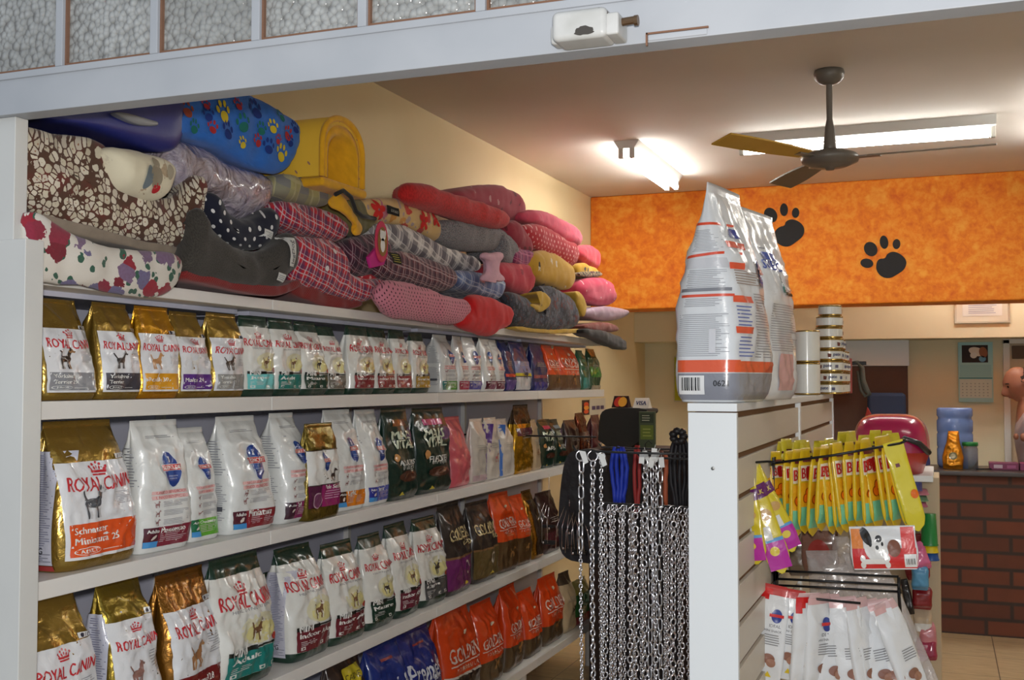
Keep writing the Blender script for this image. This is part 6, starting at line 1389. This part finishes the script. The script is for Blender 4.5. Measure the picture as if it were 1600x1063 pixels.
q = MB(); q.box((-w+.012, -.004, .012), (w-.012, 0, h-.012)); q.build('mount', newmat('mount_card', (206, 200, 180), .25, 0, .5), fr)
p = Print(planef((0, -.004, 0), (1, 0, 0), (0, 0, 1), (0, -1, 0)), 'paper', w, h); p.rect(-.72, .25, .72, .85, (214, 212, 204), 0); p.lines(-.5, .6, .32, .8, 7, (150, 150, 170), 1); p.build('certificate_sheet', fr)
# leaning dark blue chair back and strap
ch = empty('office_chair', (at(1386, 640, 1, 8.58).x, 8.62, 0), 'navy blue chair in front of the dark brown door', 'chair'); zt_ = at(1386, 614, 1, 8.4).z
navy = newmat('navy_upholstery', (44, 56, 84), .8)
q = MB(); q.box((-.14, -.04, zt_-.42), (.13, .03, zt_)); q.build('backrest', navy, ch, bevel=.03, seg=4)
q = MB(); q.box((-.22, -.42, .44), (.22, .02, .52)); q.build('seat', navy, ch, bevel=.03, seg=4)
q = MB(); q.box((-.02, .0, .5), (.02, .03, zt_-.3)); q.build('back_stem', m_wire, ch)
q = MB(); q.tube([(0, -.2, .06), (0, -.2, .45)], .03, n=12); q.build('column', m_wire, ch, smooth=True)
for k in range(5): a_ = 2*PI*k/5; q = MB(); q.tube([(0, -.2, .08), (.26*math.cos(a_), -.2+.26*math.sin(a_), .035)], [.022, .014], n=8); q.build('leg', m_wire, ch, smooth=True)
rc = empty('red_cloth', at(1358, 655, 1, 8.30), 'small red cloth triangle left of the navy chair back', 'cloth'); q = MB(); q.prism([(-.06,-.12),(.10,-.12),(-.01,.09)], -.02, .0, M=Matrix(((1,0,0,0),(0,0,1,0),(0,1,0,0),(0,0,0,1)))); q.build('cloth_body', newmat('red_cloth_m', (150, 44, 34), .8), rc, bevel=.006)
e = empty('hanging_strap', at(1340, 568, 1, 8.3), 'grey and black strap hanging beside the tins in front of the brown door', 'strap'); q = MB()
q.tube([(-.06, 0, .0), (.0, 0, .01), (.03, 0, -.03), (.035, 0, -.12), (.06, -.01, -.19), (.08, -.01, -.22), (.05, -.01, -.235), (.02, 0, -.19), (.0, 0, -.05)], [.012, .014, .018, .02, .02, .016, .012, .012, .01], n=8); q.build('strap_body', newmat('grey_webbing', (74, 78, 72), .6), e, smooth=True)
q = MB(); q.box((-.09, -.012, -.01), (.06, .012, .016)); q.build('clip', m_wire, e, bevel=.004)
# posters on the back wall
for (b4, lb, cols) in (((1053, 556, 1079, 628), 'yellow-green poster on the back wall left of the big bags', ((-.9, .03, .9, .97, (178, 184, 40)), (-.6, .55, .2, .8, (120, 170, 170)), (-.4, .15, .3, .4, (196, 180, 110)))), ((1055, 512, 1080, 546), 'small white notice with a red mark above the yellow-green poster', ((-.95, .02, .95, .98, (206, 196, 168)), (-.3, .3, .5, .45, (190, 50, 40))))):
    x0, z0, x1, z1 = wl(*b4, YW-.005); e = empty('wall_poster', ((x0+x1)/2, YW-.001, z0), lb, 'poster'); w = (x1-x0)/2; h = z1-z0
    q = MB(); q.box((-w, -.003, 0), (w, .003, h)); q.build('poster_sheet', newmat('poster_paper', (200, 196, 170), .6), e)
    p = Print(planef((0, -.003, 0), (1, 0, 0), (0, 0, 1), (0, -1, 0)), 'paper', w, h)
    for c in cols: p.rect(c[0], c[1], c[2], c[3], c[4], 0 if c is cols[0] else 1)
    if 'notice' in lb: p.poly([(-.1, .45), (.5, .45), (.5, .9)], (190, 50, 40), 2)
    p.build('printing', e)
# card stickers on the left wall, case, tent cards
for (b4, lb, kind_) in (((910, 625, 921, 649), 'tall orange card-payment sticker on the left wall past the shelves', 0), ((922, 622, 946, 650), 'pale payment sticker with a row of small logos on the left wall', 1)):
    a = at(b4[0], b4[3], 0, XW+.004); c = at(b4[2], b4[1], 0, XW+.004); e = empty('wall_sticker', (XW+.002, (a.y+c.y)/2, a.z), lb, 'sticker'); w = (c.y-a.y)/2; h = c.z-a.z
    q = MB(); q.box((-.001, -w, 0), (.002, w, h)); q.build('sticker_sheet', newmat('sticker_%d' % kind_, (60, 24, 30) if kind_ == 0 else (206, 196, 176), .4), e)
    p = Print(planef((.002, 0, 0), (0, 1, 0), (0, 0, 1), (1, 0, 0)), 'paper', w, h)
    if kind_ == 0: p.ell(0, .70, w*.7, h*.16, (206, 70, 30), 1); p.ell(.0, .48, w*.75, h*.14, (226, 150, 50), 2); p.ell(0, .22, w*.7, h*.14, (206, 80, 30), 1)
    else:
        for k in range(3): p.rect(-.8+.55*k, .34, -.36+.55*k, .56, (90, 70, 100), 1)
    p.build('printing', e)
dk = empty('low_desk', (-1.45, 5.85, 0), 'dark low cabinet behind the chains carrying the black case and card signs', 'cabinet')
q = MB(); q.box((-.30, -.2, 0), (.42, .25, 1.22)); q.build('cabinet_body', newmat('dark_brown_wood', (62, 48, 42), .6), dk, bevel=.005)
q = MB(); q.box((-.31, -.21, 1.22), (.43, .26, 1.245)); q.build('cabinet_top', newmat('dark_brown_wood', (62, 48, 42), .6), dk, bevel=.004)
pc = [at(x, y, 1, 5.6) for x, y in [(934,700),(936,652),(942,641),(958,637),(1010,638),(1012,646),(1004,650),(1002,700)]]
cs = empty('equipment_case', (sum(p_.x for p_ in pc)/8, 5.68, 1.246), 'black soft equipment case carrying the card signs, behind the chains', 'case')
q = MB(); q.prism(outline_smooth([(p_.x-cs.location.x, max(0, p_.z-1.246)) for p_ in pc], 1), -.08, .16, M=Matrix(((1,0,0,0),(0,0,1,0),(0,1,0,0),(0,0,0,1)))); q.build('case_body', newmat('black_case', (44, 42, 38), .7, bump=(30, .3, .003)), cs, bevel=.01, seg=3)
def tent(b4, col, label, art):
    a = at(b4[0], b4[3], 1, 5.62); c = at(b4[2], b4[1], 1, 5.62); w = (c.x-a.x)/2; h = c.z-a.z; e = empty('card_sign', ((a.x+c.x)/2, 5.62, a.z), label, 'card sign', rz=-.1)
    q = MB(); q.add([(-w,0,0),(w,0,0),(w*.9,.03,h),(-w*.9,.03,h),(-w,.06,0),(w,.06,0)], [(0,1,2,3),(3,2,5,4),(0,3,4),(1,5,2),(0,4,5,1)]); q.build('sign_card', newmat('sign_%02x%02x%02x' % col, col, .4), e)
    p = Print(lambda x, y, off: (x*(1-.1*y/h), .03*y/h-off, y), 'paper', w, h); art(p); p.build('printing', e)
tent((955, 619, 981, 637), (50, 24, 30), 'dark card sign with overlapping red and yellow circles on the black case', lambda p: (p.ell(-.25, .5, p.H*.42, p.H*.42, (206, 50, 30), 1), p.ell(.3, .5, p.H*.42, p.H*.42, (240, 170, 50), 2)))
tent((988, 622, 1013, 638), (222, 216, 206), 'white card sign with dark blue lettering on the black case', lambda p: p.text('VISA', 0, .5, p.W*1.4, (26, 34, 90), 1, bold=.03))
a = at(1003, 700, 1, 5.6); c = at(1028, 643, 1, 5.6); w = (c.x-a.x)/2; e = empty('menu_sign', ((a.x+c.x)/2, 5.55, 1.246), 'narrow green upright sign beside the black case', 'sign'); h = c.z-1.246
q = MB(); q.box((-w, -.01, 0), (w, .01, h)); q.build('sign_plate', newmat('green_sign', (74, 88, 58), .5), e, bevel=.002)
p = Print(planef((0, -.01, 0), (1, 0, 0), (0, 0, 1), (0, -1, 0)), 'paper', w, h); p.rect(-.8, .72, .8, .95, (58, 70, 50), 0); p.lines(-.6, .6, .75, .93, 3, (190, 196, 170), 1); p.rect(-.8, .30, .8, .66, (112, 130, 50), 0); p.lines(-.5, .6, .35, .6, 3, (170, 180, 90), 1); p.build('printing', e)
# ---------------------------------------------------------------- the man behind the counter
m_skin = newmat('skin', (156, 104, 80), .5, **{'Subsurface Weight': .08}); m_hair = newmat('short_dark_hair', (44, 34, 30), .8, bump=(200, .6, .003)); m_shirt = newmat('lavender_grey_shirt', (176, 158, 160), .85, bump=(26, .5, .008)); m_tr = newmat('dark_trousers', (40, 42, 52), .8)
hc = at(1595, 600, 1, 8.32)
man = empty('person', (hc.x+.12, 8.42, 0), 'balding man in a lavender-grey shirt looking down, behind the counter at the right edge', 'person'); mo = man.location
def skin(name, chains, mat, parent, origin, sub=2):
    """chains: list of lists of (x,y,z,r); first vertex of a later chain joins the nearest existing vertex when close"""
    me = bpy.data.meshes.new(name); bm_ = bmesh.new(); sl = bm_.verts.layers.skin.verify(); first = True; allv = []
    for chn in chains:
        prev = None
        for i, (x, y, z, r_) in enumerate(chn):
            v = None
            if i == 0 and allv:
                d = min(allv, key=lambda q_: (q_.co-Vector((x, y, z))).length)
                if (d.co-Vector((x, y, z))).length < .004: v = d
            if v is None: v = bm_.verts.new((x, y, z)); v[sl].radius = (r_, r_); allv.append(v)
            if first: v[sl].use_root = True; first = False
            if prev is not None: bm_.edges.new((prev, v))
            prev = v
    bm_.to_mesh(me); bm_.free(); me.materials.append(mat); o_ = link(name, me, parent)
    o_.modifiers.new('skin', 'SKIN'); s_ = o_.modifiers.new('sub', 'SUBSURF'); s_.levels = s_.render_levels = sub; o_.modifiers['skin'].use_smooth_shade = True
    return o_
hz_ = hc.z; hx = hc.x-mo.x; 
sh_z = hz_-.205; sx = hx+.085
# body: pelvis root, torso, neck, arms, legs (one surface)
hand = Vector((at(1580, 682, 1, 8.2).x-mo.x, 8.2-mo.y, at(1580, 682, 1, 8.2).z))
body = skin('body', [
 [(sx+.06, 0, .92, .15), (sx+.05, 0, 1.05, .145), (sx+.02, 0, 1.2, .15), (sx-.0, 0, sh_z-.02, .13), (sx-.05, 0, sh_z+.06, .065), (hx+.05, 0, hz_-.10, .058), (hx+.03, 0, hz_-.03, .06)],
 [(sx-.0, 0, sh_z-.02, .13), (sx, -.17, sh_z-.02, .065), (sx+.02, -.24, sh_z-.16, .052), (sx-.02, -.24, hand.z+.0, .044), (hand.x+.14, hand.y, hand.z-.01, .034), (hand.x+.05, hand.y, hand.z, .030)],
 [(sx-.0, 0, sh_z-.02, .13), (sx, .17, sh_z-.02, .065), (sx+.03, .24, sh_z-.18, .05), (sx-.02, .22, hand.z-.03, .04), (hand.x+.16, .14, hand.z-.03, .032)],
 [(sx+.06, 0, .92, .15), (sx+.06, -.10, .84, .10), (sx+.05, -.11, .48, .07), (sx+.08, -.11, .09, .045), (sx-.05, -.11, .04, .04)],
 [(sx+.06, 0, .92, .15), (sx+.06, .10, .84, .10), (sx+.05, .11, .48, .07), (sx+.08, .11, .09, .045), (sx-.05, .11, .04, .04)]], m_skin, man, None)
shirt = skin('shirt', [
 [(sx+.06, 0, .90, .165), (sx+.05, 0, 1.05, .16), (sx+.02, 0, 1.2, .165), (sx-.0, 0, sh_z-.02, .145), (sx-.045, 0, sh_z+.065, .076)],
 [(sx-.0, 0, sh_z-.02, .145), (sx, -.17, sh_z-.02, .080), (sx+.02, -.24, sh_z-.15, .070)],
 [(sx-.0, 0, sh_z-.02, .145), (sx, .17, sh_z-.02, .080), (sx+.03, .24, sh_z-.16, .070)]], m_shirt, man, None)
skin('trousers', [[(sx+.06, 0, .92, .168), (sx+.06, -.10, .84, .115), (sx+.05, -.11, .48, .085), (sx+.08, -.11, .10, .065)], [(sx+.06, 0, .92, .168), (sx+.06, .10, .84, .115), (sx+.05, .11, .48, .085), (sx+.08, .11, .10, .065)]], m_tr, man, None)
# head with face, looking left and down
def bump3(d, c, s): return math.exp(-((d[0]-c[0])**2+(d[1]-c[1])**2+(d[2]-c[2])**2)/(2*s*s))
vs = []; fs = []; NU, NV = 72, 56
for j in range(NV+1):
    ph = PI*j/NV
    for i in range(NU):
        th = 2*PI*i/NU; d = (math.sin(ph)*math.cos(th), math.sin(ph)*math.sin(th), math.cos(ph))     # -x is the face
        r_ = Vector((d[0]*.102, d[1]*.076, d[2]*.122))
        if d[2] < 0: r_.y *= 1-.28*abs(d[2])**1.5; r_.x *= 1-.10*abs(d[2]) if d[0] < 0 else 1-.35*abs(d[2])
        k = 1+.30*bump3(d, (-.96, 0, -.22), .12)+.16*bump3(d, (-.98, 0, -.08), .10)+.09*bump3(d, (-.97, 0, .02), .12)+.07*bump3(d, (-.9, 0, .28), .25)+.10*bump3(d, (-.88, 0, -.50), .12)+.12*bump3(d, (-.72, 0, -.82), .16)
        for s_ in (-1, 1): k += -.07*bump3(d, (-.88, s_*.32, .08), .12)+.05*bump3(d, (-.86, s_*.34, .24), .13)+.16*bump3(d, (.05, s_*.98, -.02), .10)
        vs.append(tuple(r_*k))
for j in range(NV):
    for i in range(NU): i2 = (i+1) % NU; fs.append((j*NU+i, j*NU+i2, (j+1)*NU+i2, (j+1)*NU+i))
HM = Matrix.Translation((hx, 0, hz_)) @ Matrix.Rotation(math.radians(-22), 4, 'Y') @ Matrix.Rotation(math.radians(14), 4, 'Z')
q = MB(); q.add(vs, fs, M=HM); hd = q.build('head', m_skin, man, smooth=True)
q = MB(); hv = [tuple(Vector(v)*1.035) for v in vs]; hf = [f_ for f_ in fs if all(vs[i][0] > .012+6*(vs[i][2]-.012)**2-(.022 if abs(vs[i][2]-.02) < .03 else 0) and -.062 < vs[i][2] < .098 for i in f_)]
q.add(hv, hf, M=HM); q.build('hair', m_hair, man, smooth=True)
for s_ in (-1, 1):
    q = MB(); q.lathe([(0,-.030),(.010,-.026),(.016,-.008),(.017,.010),(.011,.026),(0,.030)], n=16, M=HM @ Matrix.Translation((.008, s_*.079, -.004)) @ Matrix.Diagonal((1, .5, 1, 1))); q.build('ear', m_skin, hd, smooth=True)
for s_ in (-1, 1):
    q = MB(); q.lathe([(0,-.011),(.008,-.008),(.011,0),(.008,.008),(0,.011)], n=12, c=(-.084, s_*.030, .012), M=HM); q.build('eye', newmat('dark_eye', (50, 36, 30), .2), hd, smooth=True)
    q = MB(); q.tube([(-.094, s_*.014, .030), (-.094, s_*.032, .036), (-.082, s_*.048, .030)], .004, n=6, M=HM); q.build('eyebrow', m_hair, hd, smooth=True)
q = MB(); q.tube([(-.096, -.02, -.062), (-.102, 0, -.060), (-.096, .02, -.062)], .004, n=6, M=HM); q.build('lips', newmat('lips', (140, 74, 62), .5), hd, smooth=True)
h_ = hand
fing = [[(h_.x+.05, h_.y, h_.z, .026), (h_.x+.01, h_.y, h_.z, .026)]]
for k, (dy, L_) in enumerate(((-.030, .9), (-.011, 1.0), (.009, .95), (.028, .78))): fing.append([(h_.x+.012, h_.y+dy*.9, h_.z+.004, .010), (h_.x-.025*L_, h_.y+dy, h_.z+.008, .0095), (h_.x-.045*L_, h_.y+dy, h_.z-.012, .0088), (h_.x-.040*L_, h_.y+dy, h_.z-.034*L_, .0078)])
fing.append([(h_.x+.03, h_.y-.02, h_.z+.004, .012), (h_.x+.005, h_.y-.042, h_.z+.002, .0105), (h_.x-.022, h_.y-.040, h_.z-.012, .0088)])
skin('hand', fing, m_skin, man, None)
